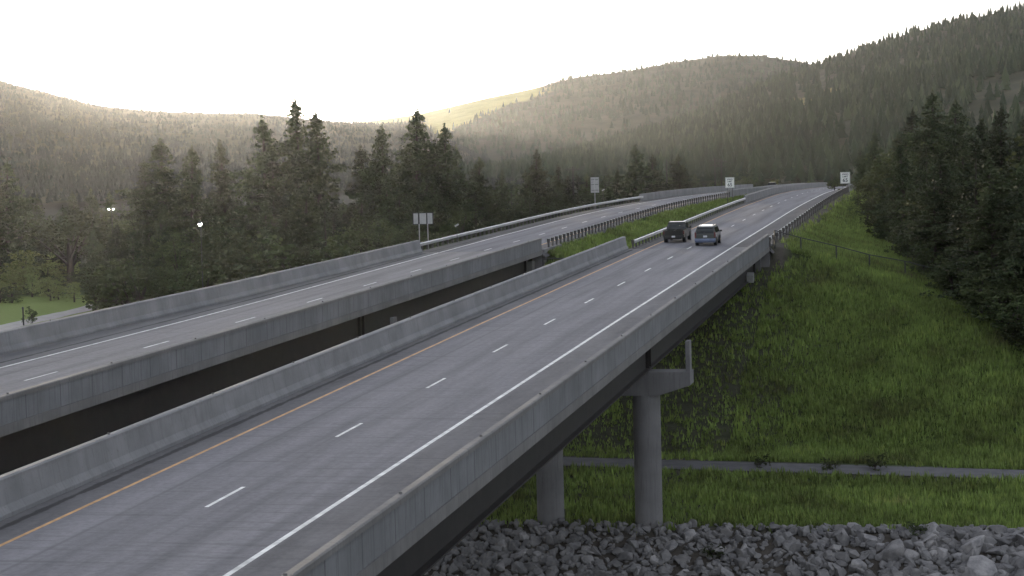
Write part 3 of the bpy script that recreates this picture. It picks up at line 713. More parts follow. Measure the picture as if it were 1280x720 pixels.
def make_pine(h, seed, open_=.3, base=.2, Rr=.17, top='round', nb=None, dens=1.):
    random.seed(seed); tr = MB(); Vs = []
    lean = (random.uniform(-.02, .02), random.uniform(-.02, .02))
    tp = lambda z: (lean[0]*z+.15*math.sin(z*.25+seed), lean[1]*z+.15*math.cos(z*.3+seed), z)
    zz = np.linspace(-.6, h*.97, 9)
    for a, b_ in zip(zz[:-1], zz[1:]):
        ra = .018*h*(1-max(a, 0)/h)**.8+.03; rb = .018*h*(1-max(b_, 0)/h)**.8+.03; tr.cyl(tp(a), tp(b_), ra, rb, 8, False)
    nb = nb or int(h*6.6)
    for i in range(nb):
        t = base+(.955-base)*((i+random.random())/nb); z = t*h
        if top == 'round': sh = min(1., ((1-t)/(1-base)*1.5+.06))**.62*(.76+.24*math.sin(t*19+seed))
        else: sh = ((1-t)/(1-base))**.8+.04
        L = Rr*h*sh*random.uniform(.55, 1.15)*(1. if t < .84 else max(.3, .75-(t-.84)*4))
        if t < .88 and random.random() < open_*.35: continue
        az = random.uniform(0, 2*PI); rise = random.uniform(-.2, .2) + (.22 if t > .8 else -.05)
        c0 = Vector(tp(z)); dv = Vector((math.cos(az), math.sin(az), rise))
        e = c0+dv*L; tr.cyl(c0, e, .012*h*(1-t)*.35+.025, .015, 4, False)
        nc = max(1, int(L/.75)); jt = .09 if t < .85 else .04
        for k in range(nc):
            f_ = random.uniform(.38, 1.05) if nc > 1 else .8; q = c0+dv*L*f_
            if k == 0 and t < .8: Vs.append(clump(c0+dv*L*random.uniform(.1, .4), (.9, .9, .7), 16, .55, .5))
            q += Vector((random.gauss(0, jt*L), random.gauss(0, jt*L), random.gauss(0, jt)))
            rr = random.uniform(.45, .85)*(.6+.025*h)*min(1., .5+.8*(1-t)/.4); kk = int(random.uniform(20, 32)*dens)
            Vs.append(clump(q, (rr, rr, rr*.62), kk, .33*(.6+.022*h), .7))
    [Vs.append(clump(tp(h*q_), (.42-.3*(q_-.9)*9, .42-.3*(q_-.9)*9, .8), 26, .32, .2)) for q_ in (.90, .93, .955, .975)]
    return tr.mesh('trunk', M['bark']), leaf_mesh('crown', Vs, M['pine'])
def make_fir(h, seed, Rr=.15, mat='fir'):
    random.seed(seed); tr = MB(); Vs = []; tr.cyl((0, 0, -.6), (0, 0, h*.97), .013*h+.05, .03, 8, False)
    nb = int(h*6)
    for i in range(nb):
        t = .06+.94*(i+random.random())/nb; z = t*h; L = Rr*h*((1-t)**.85+.03)*random.uniform(.7, 1.15)
        az = random.uniform(0, 2*PI); dv = Vector((math.cos(az), math.sin(az), -.22 if t < .75 else .2)); c0 = Vector((0, 0, z))
        nc = max(1, int(L/.55))
        for k in range(nc):
            q = c0+dv*L*(.25+.8*(k+random.random())/nc); rr = random.uniform(.32, .55)
            Vs.append(clump(q, (rr, rr, rr*.45), int(random.uniform(7, 11)), .42, 1.))
    Vs.append(clump((0, 0, h*.98), (.15, .15, .6), 10, .3, .2))
    return tr.mesh('trunk', M['bark']), leaf_mesh('crown', Vs, M[mat])
def make_broad(h, seed, wdt=.4, mat='leaf', base=.12, dens=1., lobes=9):
    random.seed(seed); tr = MB(); Vs = []; tr.cyl((0, 0, -.5), (0, 0, h*.45), .022*h+.04, .012*h+.03, 8, False)
    for i in range(lobes):
        az = random.uniform(0, 2*PI); t = random.random(); z = h*(base+.15+(.72-base)*t)
        rad = wdt*h*.62*math.sqrt(random.random())*(1-.45*t); c = Vector((math.cos(az)*rad, math.sin(az)*rad, z))
        tr.cyl((0, 0, h*random.uniform(.15, .42)), c, .008*h+.03, .02, 5, False)
        lr = h*random.uniform(.13, .22)
        for k in range(int(15*dens)):
            d = Vector((random.gauss(0, 1), random.gauss(0, 1), random.gauss(0, .85))).normalized()*lr*random.uniform(.55, 1.1)
            rr = lr*random.uniform(.22, .42); Vs.append(clump(c+d, (rr, rr, rr*.8), int(15*dens), .30*(.5+.045*h), .4))
    Vs = [np.where(v[:, 2:3] < .04*h, v*np.array([[1, 1, 0]])+np.array([[0, 0, .06*h]]), v) for v in Vs]
    return tr.mesh('trunk', M['bark']), leaf_mesh('crown', Vs, M[mat])
PROTO = {
    'pine': [(24, make_pine(24, 1, .35, .06, .235)), (26, make_pine(26, 2, .25, .05, .255)), (22, make_pine(22, 3, .5, .08, .225)), (24, make_pine(24, 4, .15, .05, .26, 'cone'))],
    'pointed': [(20, make_pine(20, 8, .05, .03, .27, 'cone', 150)), (20, make_pine(20, 9, .2, .04, .24, 'cone', 135))],
    'fir': [(18, make_fir(18, 5, .16)), (18, make_fir(18, 6, .20))],
    'broad': [(11, make_broad(11, 11, .42)), (11, make_broad(11, 12, .5, lobes=11)), (12, make_broad(12, 13, .36, lobes=11))],
    'bright': [(6, make_broad(6, 14, .5, 'leaf_bright', .0)), (6, make_broad(6, 15, .65, 'leaf_bright', .0, lobes=11))],
    'bush': [(4, make_broad(4, 16, .62, 'leaf', -.05, .8)), (4, make_broad(4, 17, .8, 'leaf', -.05, .8, 10))],
}
NAMES = dict(pine=('pine_tree', 'pine tree'), pointed=('pine_tree', 'pine tree'), fir=('fir_tree', 'fir tree'), broad=('leafy_tree', 'tree'), bright=('bush', 'bush'), bush=('bush', 'bush'))
def tree(kind, x, y, h, label, group=None, wide=1., var=None, zb=None):
    L = PROTO[kind]; hh, (tm, cm) = L[random.randrange(len(L)) if var is None else var % len(L)]
    g = float(ground(x, y)) if zb is None else zb
    k = h/hh; nm, ct = NAMES[kind]
    r = empty(nm, (x, y, g-.1), random.uniform(0, 6.28), label, ct, group)
    wide *= 1.12
    link('trunk', tm, r, scale=(k*wide, k*wide, k)); link('crown', cm, r, scale=(k*wide, k*wide, k)); return r
def tree_px(kind, px, ytop, d, label, group=None, wide=1., var=None):
    q = at_depth(px, ytop, d); g = float(ground(q[0], q[1])); return tree(kind, q[0], q[1], max(1.2, (q[2]-g+.1)*(1.03 if kind in ('pine', 'pointed') else 1)), label, group, wide, var)
LF = 'trees of the wood left of the left road'
random.seed(21)
for a in [
    ('pine', 6, 203, 330, 'tall pine cut by the left edge of the picture', 1., 1),
    ('broad', 84, 243, 340, 'broad round dark tree beside the pale shed roof', 1.6, 1),
    ('pine', 205, 178, 285, 'wide-crowned pine left of the thin pine pair', 1.25, 1),
    ('pine', 180, 203, 290, 'lower shoulder pine on the left flank of the wide-crowned pine', 1., 0),
    ('pine', 239, 187, 282, 'narrow pine between the wide-crowned pine and the slim one', .9, 2),
    ('pointed', 277, 180, 290, 'slim see-through pine standing apart from the tallest pines', .85, 1),
    ('pine', 324, 152, 272, 'pine just left of the tallest pine', 1.05, 0),
    ('pine', 367, 127, 268, 'tallest pine of the left wood with a narrow tip', .95, 0),
    ('pine', 393, 143, 264, 'tall pine close on the right of the tallest pine', 1.0, 0),
    ('pine', 341, 200, 268, 'dense mid-height pine below the tallest pine', 1.2, 1),
    ('pine', 452, 187, 262, 'loose-topped pine left of the gap before the second tall clump', 1., 2),
    ('pine', 479, 161, 258, 'pine with forked top left of the second tall clump', .95, 0),
    ('pine', 520, 138, 250, 'tall full pine of the second clump above the triple sign', 1.1, 3),
    ('pine', 556, 159, 254, 'pine leaning over the right side of the second tall clump', .85, 2),
    ('pine', 540, 180, 250, 'dense pine filling the second tall clump', 1.3, 1),
    ('pine', 574, 190, 256, 'drooping pine at the right end of the second tall clump', .9, 0),
    ('pointed', 603, 200, 268, 'dark pointed pine right of the second tall clump', 1.15, 0),
    ('pointed', 627, 214, 285, 'small pointed pine between two larger pointed pines', .8, 1),
    ('pointed', 671, 190, 300, 'pointed pine midway between second clump and tall sign back', 1.05, 0),
    ('pointed', 654, 215, 300, 'low pine on the left of the midway pointed pine', 1., 0),
    ('pointed', 698, 207, 315, 'thin pine left of the short utility pole', .8, 1),
    ('pointed', 791, 184, 400, 'tall dense pine left of the bare utility pole', 1.25, 0),
    ('pointed', 817, 196, 408, 'round dense pine touching the bare utility pole on its left', 1.25, 0),
    ('pointed', 850, 195, 425, 'isolated conical pine right of the bare utility pole', 1.35, 0),
    ('pointed', 709, 222, 332, 'low bushy pine left of the short utility pole', 1.3, 0),
    ('fir', 722, 220, 345, 'small fir between the short utility pole and the tall sign back', 1.5, 0),
    ('pointed', 733, 219, 335, 'low bushy pine behind the post of the tall sign back', 1.4, 0),
    ('pointed', 758, 222, 372, 'small bushy pine right of the tall sign back', 1.4, 0),
    ('pointed', 771, 214, 390, 'low pine on the left flank of the tall dense pine', 1.1, 1),
]:
    tree_px(a[0], a[1], a[2], a[3], a[4], None, a[5], a[6])
sil = ([0, 60, 110, 170, 230, 300, 350, 420, 470, 520, 580, 640, 700, 760, 860], [235, 262, 282, 262, 240, 250, 235, 238, 225, 215, 225, 238, 235, 236, 240])
for i in range(120):
    px = 110+750*((i+random.random())/120); ang = YAW+math.atan((640-px)/F_PX)
    dmin = max(205, 56/math.tan(ang)); d = dmin*random.uniform(1.03, 1.28)
    if px < 330: d = random.uniform(262, 330)
    y = np.interp(px, *sil)+random.uniform(0, 34)*(1 if px < 650 else .45)
    kind = random.choice(['broad', 'pine', 'pointed', 'broad', 'pine', 'fir'] if px < 460 else ['pine', 'pointed', 'pointed', 'fir', 'broad'])
    if kind == 'broad': y += 18
    tree_px(kind, px, y, d, {'broad': 'olive leafy tree in the understorey of the left wood', 'pine': 'dark pine filling the wood left of the left road', 'pointed': 'pointed young pine filling the wood left of the left road', 'fir': 'narrow dark fir in the wood left of the left road'}[kind], LF, random.uniform(.95, 1.35))
for i in range(26):                                           # front edge of the wood: bushes and young trees behind the barrier
    px = 130+475*(i+random.random())/26; ang = YAW+math.atan((640-px)/F_PX); d = max(195, 54/math.tan(ang)*1.0)*random.uniform(1.0, 1.08)
    if px < 330: d = random.uniform(225, 262)
    tree_px(random.choice(['bush', 'broad', 'broad']), px, np.interp(px, [100, 300, 600], [332, 300, 262])+random.uniform(-14, 12), d, 'olive bushy young tree at the front edge of the left wood', 'front edge of the left wood', random.uniform(1., 1.3))
# lower left meadow edge: willows, bushes, small tree
for px, y, d, k, lb in [(30, 312, 318, 'bright', 'bright green bush at the foot of the shed'), (62, 346, 296, 'bright', 'rounded yellow-green willow bush behind the lawn'),
                        (14, 352, 292, 'bush', 'low grey-green bush at the left picture edge behind the lawn'), (92, 352, 290, 'bright', 'smaller willow bush right of the rounded willow'),
                        (39, 376, 250, 'bush', 'small dark tree standing alone by the pale path'), (118, 338, 268, 'broad', 'leafy tree hanging over the end of the lawn')]:
    tree_px(k, px, y, d, lb, None, .75 if px == 39 else 1.5, 0)
for i in range(60):
    px = random.uniform(-15, 175); d = random.uniform(292, 372); tree_px(random.choice(['bush', 'bright', 'bright', 'bright']), px, 354-(d-292)*.46+random.uniform(-7, 6), d, 'low shrub in the thicket behind the lawn', 'thicket behind the lawn', random.uniform(1.2, 1.7))
for i in range(34):
    px = random.uniform(-15, 185); d = random.uniform(375, 450); tree_px(random.choice(['broad', 'pine', 'broad', 'broad']), px, 268+random.uniform(-12, 30), d, 'dim leafy tree behind the thicket at far left', 'trees behind the thicket', 1.25)
for i in range(44):
    px = random.uniform(-20, 470); tree_px(random.choice(['pointed', 'fir', 'pine']), px, 240+random.uniform(-6, 14), random.uniform(520, 820), 'hazy distant conifer on the valley floor at the foot of the left hill', 'hazy valley conifers', 1.1)
for i in range(95):
    px = random.uniform(560, 1075); tree_px(random.choice(['pointed', 'fir', 'pointed', 'broad']), px, 226+random.uniform(-10, 10)+max(0, 760-px)*.03, random.uniform(470, 760), 'distant conifer at the foot of the right hill', 'conifers at the foot of the right hill', 1.2)
for px, y, d, lb in [(940, 228, 450, 'low leafy bush just right of the median speed sign'), (968, 224, 460, 'brightest spring-green bush beyond the roads'), (990, 229, 470, 'small spring-green bush beyond the right road barrier'), (1010, 226, 470, 'yellow-green bush left of the right speed sign'), (1043, 222, 330, 'light green bush close on the left of the right speed sign')]:
    tree_px('bush' if px in (940, 1043) else 'bright', px, y, d, lb, None, 1.1)
# right-hand wood on the embankment side
RF = 'trees of the wood on the right slope'
for px, y, d, k, lb, wd, v in [
    (1165, 117, 250, 'pine', 'tallest pine of the right wood', 1.2, 1), (1196, 127, 254, 'pine', 'tall pine close on the right of the tallest right-wood pine', 1.1, 3),
    (1143, 140, 262, 'pine', 'pine on the left shoulder of the tallest right-wood pine', 1., 0), (1093, 166, 300, 'pine', 'crooked open pine above the right speed sign', .95, 2),
    (1076, 186, 330, 'pine', 'short open pine hanging toward the right speed sign', 1.1, 2), (1254, 137, 240, 'pine', 'tall pine near the right picture edge', 1.05, 0),
    (1284, 138, 236, 'pine', 'pine cut by the right picture edge', 1.1, 3), (1224, 153, 245, 'pointed', 'lower pine in the dip of the right wood skyline', 1.2, 0), (1118, 172, 285, 'pine', 'dense pine behind the crooked pine', 1.2, 1)]:
    tree_px(k, px, y, d, lb, None, wd, v)
edge = ([1062, 1080, 1100, 1140, 1180, 1230, 1280, 1330], [248, 272, 300, 334, 368, 398, 432, 462])
for i in range(46):
    px = 1078+262*(i+random.random())/46; by = np.interp(px, *edge)-random.uniform(6, 40); q = ground_hit(px, by, 120, 500)
    d = float(np.dot(q-np.array([0, 0, CZ]), fwd))+random.uniform(2, 25); q = at_depth(px, by, d)
    y = np.interp(px, [1065, 1100, 1150, 1200, 1280, 1330], [215, 195, 150, 160, 165, 165])+random.uniform(5, 60)
    top = at_depth(px, y, d); k = random.choice(['pine', 'broad', 'pointed', 'pine', 'fir'])
    g = float(ground(q[0], q[1])); h = max(3., top[2]-g)
    tree(k, q[0], q[1], h, {'broad': 'dark leafy tree in the wood on the right slope', 'fir': 'dark fir in the wood on the right slope'}.get(k, 'dark pine in the wood on the right slope'), RF, random.uniform(1., 1.4))
for i in range(34):                                            # shrubs along the edge of the grass
    px = 1070+265*(i+random.random())/34; by = np.interp(px, *edge)-random.uniform(-2, 9); q = ground_hit(px, by, 110, 500)
    tree(random.choice(['bush', 'bush', 'broad']), q[0], q[1], random.uniform(2.4, 5.2), 'dark shrub at the edge of the grass slope under the right wood', 'shrubs along the right grass edge', random.uniform(1.0, 1.35))
q = ground_hit(1112, 303, 110, 500); tree('broad', q[0], q[1], 4.6, 'rounded grey-green shrub where the grass narrows below the right speed sign', None, 1.15)

# ------------------------------------------------------------------ buildings and lamps among the trees at left
def shed(px, py, d, wd, label, ht=2.9):
    q = at_depth(px, py, d); g = float(ground(q[0], q[1])); root = empty('shed', (q[0], q[1], g), 0, label, 'shed', None)
    h = max(2.6, q[2]-g); a = MB(); a.box((0, 0, h/2-.15), (wd-.5, 3.4, h-.2)); a.build('wall', M['wall'], root)
    a = MB(); a.prof_solid([(-2.1, h-.12, wd/2), (0, h+.55, wd/2), (2.1, h-.12, wd/2), (2.1, h-.24, wd/2), (0, h+.43, wd/2), (-2.1, h-.24, wd/2)]); a.build('roof', M['roof'], root)
    a = MB(); a.box((wd*.15, -1.72, 1.05), (1.0, .06, 2.1)); a.build('door', M['black'], root)
shed(30, 289, 560, 6.5, 'small shed with a thin pale roof edge at the far left among dark trees')
shed(95, 293, 540, 6, 'low building with pale roof glints under the broad dark tree')
shed(224, 291, 560, 5, 'low shed roof showing through leaves left of the lit lamp')
def lamp(px, py, d, label, heads=1, k=1.):
    q = at_depth(px, py, d); g = float(ground(q[0], q[1])); h = q[2]-g; root = empty('street_lamp', (q[0], q[1], g), 0, label, 'lamp')
    a = MB(); a.cyl((0, 0, -.3), (0, .15, h+.1), .07, .05, 8); a.build('lamp_post', M['dark_metal'], root)
    for i in range(heads):
        dx = (i-(heads-1)/2)*.75; hd = MB(); hd.prof_solid([(-.28*k, h-.02, .2*k), (-.2*k, h+.2*k, .14*k), (.2*k, h+.2*k, .14*k), (.28*k, h-.02, .2*k)])
        hd.v = [(x+dx, y, z) for x, y, z in hd.v]; hd.box((dx/2, 0, h+.12), (abs(dx)+.1, .05, .05)); ho = hd.build('lamp_head', M['dark_metal'], root)
        ln = MB(); rr = []
        for z, s_ in ((h+.06*k, 1.), (h-.14*k, .9), (h-.24*k, .5)): rr.append([(dx+math.cos(t)*.19*k*s_, math.sin(t)*.19*k*s_-.06, z) for t in np.linspace(0, 2*PI, 12, endpoint=False)])
        ln.loft(rr); ln.build('lamp_lens', M['lamp_lit'], ho)
lamp(250.3, 279.5, 225, 'bright white lit lamp in front of the left wood', 1, 1.1)
lamp(139, 261, 285, 'pair of small lit lamp heads on one post at the left wood edge', 2, .6)
q = at_depth(29.6, 408, 247); g = float(ground(q[0], q[1]))
r_ = empty('path_post', (q[0], q[1], g), 0, 'thin dark post beside the pale path at the lower left', 'post')
a = MB(); a.cyl((0, 0, -.2), (0, 0, 2.2), .10, .10, 10); a.build('shaft', M['black'], r_); a = MB(); a.cyl((0, 0, 2.2), (0, 0, 2.5), .17, .12, 10); a.build('cap', M['dark_metal'], r_)

# ------------------------------------------------------------------ hills
HU = np.linspace(-.62, .62, 240)                                # tangent of azimuth from the camera axis
def hill(name, sil_px, d0, d1, z0, seed, mat, drop=5, prof=1.0, gul=14, u0=None, u1=None, mead=None, ntt=90):
    xs, ys = zip(*sil_px); us = HU[(HU >= (u0 if u0 is not None else -9)) & (HU <= (u1 if u1 is not None else 9))]
    px = us*F_PX+640; yr = np.interp(px, xs, ys)+drop
    T = np.linspace(0, 1.5, ntt); D0 = np.interp(px, *d0); D1 = np.interp(px, *d1)
    Rt = np.array([at_depth(a, b_, d) for a, b_, d in zip(px, yr, D1)])
    far = Rt[:, :2]; near = np.array([at_depth(a, 235., d)[:2] for a, d in zip(px, D0)])
    V = np.zeros((len(T), len(us), 3))
    for i, t in enumerate(T):
        xy = near+(far-near)*t; V[i, :, :2] = xy
        pz = t**prof if t <= 1 else 1-((t-1)*1.3)**1.5*.9
        env = min(1, 4*t)*max(0, 1-t)**.7 if t < 1 else .0
        nz = (fbm(xy[:, 0]/220+seed, xy[:, 1]/420, seed)-.47)*gul*2*env
        V[i, :, 2] = z0+(Rt[:, 2]-z0)*pz+nz
    nu = len(us); I = (np.arange(len(T)-1)[:, None]*nu+np.arange(nu-1)[None]).ravel(); Fc = np.c_[I, I+1, I+nu+1, I+nu]
    P = V.reshape(-1, 3); at = {'meadow': mead(np.tile(px, len(T)), P) if mead else np.zeros(len(P))}
    o = link(name, np_mesh(name, P, Fc, mat, at, True)); tag(o, kind='structure'); return V, us, T
mh, nt, b = new_mat('forest_floor'); p = pos(nt)
c = ramp(nt, noise(nt, p, .02, 5, .65), [(.3, (.032, .036, .020)), (.7, (.075, .072, .042))])
c = mix(nt, N(nt, 'ShaderNodeAttribute', attribute_name='meadow').outputs['Fac'], c, ramp(nt, noise(nt, p, .03, 4, .7), [(.3, (.36, .31, .09)), (.7, (.50, .43, .15))]))  # dry grass yellow, with the far meadow's sunlight put into the colour
nt.links.new(c, b.inputs['Base Color']); b.inputs['Roughness'].default_value = .95; b.inputs['Specular IOR Level'].default_value = .05

def pxy(P):                                                     # project world points to picture coordinates (for laying out the clearing)
    d = P-np.array([0, 0, CZ]); dd = d@fwd; return 640+F_PX*(d@rt2)/dd, 360-F_PX*(d@up2)/dd
def mead_far(px, P):
    x, y = pxy(P); top = np.interp(x, [380, 430, 470, 530, 590, 660, 680], [151, 150, 147, 138, 126, 112, 112])
    bot = np.interp(x, [380, 430, 470, 530, 545, 560, 600, 640, 670, 690], [153, 158, 154, 150, 172, 166, 146, 130, 121, 112])
    nz = 8*(vnoise(x/9, y/5, 77)-.5)
    return sstep(-2, 2, bot-y+nz*.6)*sstep(-6, -2, y-top+nz*.0)*sstep(375, 395, x)*sstep(690, 672, x)
silA = [(-800, 40), (-300, 70), (0, 97), (60, 112), (120, 128), (180, 134), (250, 137), (320, 138), (400, 147), (470, 151), (520, 152), (600, 190), (700, 235), (2000, 260)]
silB = [(-800, 160), (0, 158), (380, 156), (470, 146), (520, 139), (560, 130), (610, 118), (660, 108), (720, 92), (780, 85), (850, 72), (900, 65), (950, 65), (1000, 73), (1100, 95), (1300, 130), (2000, 200)]
silC = [(-200, 260), (560, 238), (640, 211), (700, 192), (800, 161), (880, 136), (940, 106), (1000, 82), (1040, 70), (1080, 55), (1140, 35), (1200, 20), (1280, 4), (1500, -40), (2000, -90)]
hA = hill('hillside', silA, ([0, 600], [1000, 1300]), ([0, 600], [2000, 2500]), 6, 3, mh, 4, 1.05, 16, None, .06)
hB = hill('hillside', silB, ([0, 1300], [2500, 2300]), ([0, 450, 1300], [3400, 3300, 3400]), 8, 5, mh, 4, .95, 26, None, None, mead_far)
def mead_c(px, P):
    x, y = pxy(P); o = np.zeros(len(P)); nz = .6*(vnoise(x/6, y/3, 12)-.5)
    for cx, cy, a, b_ in ((1046, 114, 20, 3.5), (1002, 127, 16, 4), (1062, 111, 12, 3), (742, 195, 14, 3), (960, 160, 10, 2.5)):
        o = np.maximum(o, sstep(1.2, .6, ((x-cx)/a)**2+((y-cy)/b_)**2+nz))
    return o*.45
hC = hill('hillside', silC, ([560, 900, 1300], [1500, 950, 620]), ([560, 640, 1000, 1300, 1600], [1600, 1750, 2150, 2200, 2200]), 8, 8, mh, 5, 1.15, 20, -.06, None, mead_c)

# forest on the hills: thousands of small conifers, one object per hillside
def tree_template(k):
    r = np.random.default_rng(k); V = []; Fc = []
    tiers = 5
    for t in range(tiers):
        z0 = .08+.80*t/tiers; z1 = min(1., z0+.36); rad = .5*(1-t/tiers)**.85+.05; n = 6; o = len(V)
        for i in range(n):
            a = 2*PI*i/n+t*.7; q = rad*r.uniform(.65, 1.2); V.append((q*math.cos(a), q*math.sin(a), z0+r.uniform(-.05, .03)))
        V.append((r.uniform(-.03, .03), r.uniform(-.03, .03), z1))
        for i in range(n): Fc.append((o+i, o+(i+1) % n, o+n))
    return np.array(V), np.array(Fc)
TPL = [tree_template(k) for k in range(6)]
mf_dim = tint_mat('dim_hill_conifers', [(0, (.016, .022, .016)), (.5, (.025, .032, .023)), (1, (.038, .045, .032))], .0)
mf_near = tint_mat('hill_conifers', [(0, (.012, .022, .011)), (.5, (.034, .053, .024)), (1, (.092, .118, .056))], .04)
def forest(name, H, n, hmin, hmax, wd, seed, mat, dens=None, tmax=1.06):
    V, us, T = H; r = np.random.default_rng(seed); Vs = []; Fs = []; Ts = []; off = 0
    nt_, nu = V.shape[:2]
    fi = r.uniform(0, tmax/T[-1], n)*(nt_-1); fj = r.uniform(0, 1, n)*(nu-1.001)
    i = fi.astype(int); j = fj.astype(int); a = (fi-i)[:, None]; b_ = (fj-j)[:, None]
    P = (V[i, j]*(1-a)+V[i+1, j]*a)*(1-b_)+(V[i, j+1]*(1-a)+V[i+1, j+1]*a)*b_
    if dens is not None: keep_ = r.uniform(0, 1, len(P)) < dens(P); P = P[keep_]
    gr = P[:, :2]
    hh = r.uniform(hmin, hmax, len(P))*(1-.25*r.uniform(0, 1, len(P))**3)
    tt = np.clip(fi/(nt_-1)*T[-1], 0, 1); hh = hh*(1-.42*(tt if dens is None else tt[keep_]))
    ww = hh*r.uniform(.8, 1.25, len(P))*wd
    tn = np.clip(.15+.75*fbm(gr[:, 0]/90, gr[:, 1]/90, seed)*r.uniform(.5, 1.5, len(P))-.1, 0, 1)
    for k, (tv, tf) in enumerate(TPL):
        sel = np.arange(len(P)) % len(TPL) == k; p_, h_, w_, t_ = P[sel], hh[sel], ww[sel], tn[sel]; ro = r.uniform(0, 6.28, len(p_))
        c_, s_ = np.cos(ro)[:, None], np.sin(ro)[:, None]
        X = (tv[None, :, 0]*c_-tv[None, :, 1]*s_)*w_[:, None]+p_[:, 0:1]; Y = (tv[None, :, 0]*s_+tv[None, :, 1]*c_)*w_[:, None]+p_[:, 1:2]; Z = tv[None, :, 2]*h_[:, None]+p_[:, 2:3]-.3
        Vs.append(np.stack([X, Y, Z], 2).reshape(-1, 3)); m_ = len(p_)
        Fs.append((tf[None]+(np.arange(m_)*len(tv))[:, None, None]).reshape(-1, 3)+off); off += m_*len(tv); Ts.append(np.repeat(t_, len(tv)))
    o = link(name, np_mesh(name, np.concatenate(Vs), np.concatenate(Fs), mat, {'tint': np.concatenate(Ts)})); return o
def densA(P):
    return .35+.6*(fbm(P[:, 0]/160, P[:, 1]/160, 40) > .42)
def densB(P):
    x, y = pxy(P); m_ = mead_far(x, P); return np.clip(1-m_*1.0, .012, 1)*(.5+.5*(fbm(P[:, 0]/140, P[:, 1]/140, 41) > .40))
def densC(P):
    x, y = pxy(P); cl = (fbm(P[:, 0]/110, P[:, 1]/60, 45) > .63)
    scree = sstep(1190, 1230, x)*sstep(92, 100, y+(x-1280)*.05)*sstep(165, 150, y)
    return np.clip(np.where(cl, .18, 1.)*(1-.93*scree)*(1-2*mead_c(0, P)), .03, 1)
tag(forest('forest', hA, 30000, 3.5, 7, .7, 61, mf_dim, densA), 'hazy pine forest covering the left hill in front of the glowing sky', 'forest', None, 'stuff')
tag(forest('forest', hB, 18000, 10, 18, .5, 62, mf_near, densB), 'distant forest on the far hill around the sunlit meadow', 'forest', None, 'stuff')
tag(forest('forest', hC, 15000, 11, 19, .46, 63, mf_near, densC), 'conifer forest covering the steep right hill behind the roads', 'forest', None, 'stuff')

# ------------------------------------------------------------------ grass
mgr, nt, b = new_mat('grass_blades'); p = pos(nt)
a1 = N(nt, 'ShaderNodeAttribute', attribute_name='tint').outputs['Fac']
c = ramp(nt, noise(nt, p, .15, 5, .75), [(.28, (.066, .058, .036)), (.36, (.060, .068, .028)), (.45, (.084, .108, .036)), (.62, (.112, .150, .048)), (.78, (.155, .148, .068))])
c = mix(nt, 1., c, ramp(nt, a1, [(0, (1.2, 1.2, 1.1)), (.8, (2.6, 2.65, 2.1)), (1, (3.1, 2.8, 2.2))]), 'MULTIPLY')
nt.links.new(c, b.inputs['Base Color']); b.inputs['Roughness'].default_value = .7; b.inputs['Specular IOR Level'].default_value = .2
t = N(nt, 'ShaderNodeBsdfTranslucent'); nt.links.new(c, t.inputs[0]); ms = N(nt, 'ShaderNodeMixShader'); ms.inputs[0].default_value = .35
nt.links.new(b.outputs[0], ms.inputs[1]); nt.links.new(t.outputs[0], ms.inputs[2]); nt.links.new(ms.outputs[0], nt.nodes['Material Output'].inputs[0])
def grass(n, x0, x1, s0, s1, h0, h1, label, keep=None, seed=0, wd=.07, blades=3):
    r = np.random.default_rng(seed); x = r.uniform(x0, x1, n); s = r.uniform(s0, s1, n)
    k = r.uniform(0, 1, n) > bare_mask(x, s)*.93
    k &= np.abs(s-path_s(x)) > 1.75
    k &= ~((x > laneL(s)-6.5) & (x < laneL(s)+5.4) & (s > BR_END-1)) & ~((x > -26) & (x < -13.2) & (s > BR_END-1)) & (s > 97.2)
    if keep is not None: k &= keep(x, s)
    x, s = x[k], s[k]; z = ground(x, s); n = len(x)
    clumpy = .55+.9*fbm(x/2.2, s/2.2, 71+seed)
    h = r.uniform(h0, h1, n)*clumpy; V = np.zeros((n, blades, 3, 3)); T = r.uniform(0, .9, n)*clumpy
    T = np.where(r.uniform(0, 1, n) > .985, 1., np.clip(T, 0, .95))
    for q in range(blades):
        az = r.uniform(0, 6.28, n); dx, dy = np.cos(az), np.sin(az); ox, oy = r.normal(0, .12, n), r.normal(0, .12, n); ln = r.uniform(.1, .55, n)*h
        w_ = wd*r.uniform(.6, 1.4, n)
        V[:, q, 0] = np.c_[x+ox-dy*w_, s+oy+dx*w_, z-.06]; V[:, q, 1] = np.c_[x+ox+dy*w_, s+oy-dx*w_, z-.06]
        V[:, q, 2] = np.c_[x+ox+dx*ln, s+oy+dy*ln, z+h*r.uniform(.7, 1.1, n)]
    V = V.reshape(-1, 3); Fc = np.arange(len(V)).reshape(-1, 3)
    return tag(link('grass', np_mesh('grass', V, Fc, mgr, {'tint': np.repeat(T, blades*3)})), label, 'grass', None, 'stuff')
grass(110000, -13.5, 26, 118, 205, .22, .6, 'tall uneven grass on the slope right of the near bridge', None, 1)
grass(26000, -13.4, 6, 205, 330, .25, .6, 'bright grass strip between right guardrail and right wood', None, 2, .1)
grass(38000, -48, 20, 97.3, 116.5, .22, .6, 'lush green grass strip between the path and the riprap', None, 3)
grass(24000, -48, -13, 118, 163, .2, .5, 'thin patchy grass on bare soil under the bridges', None, 4)
grass(34000, -36, -25.8, 161, 330, .25, .6, 'green grass of the median between the two roads', None, 5, .09)

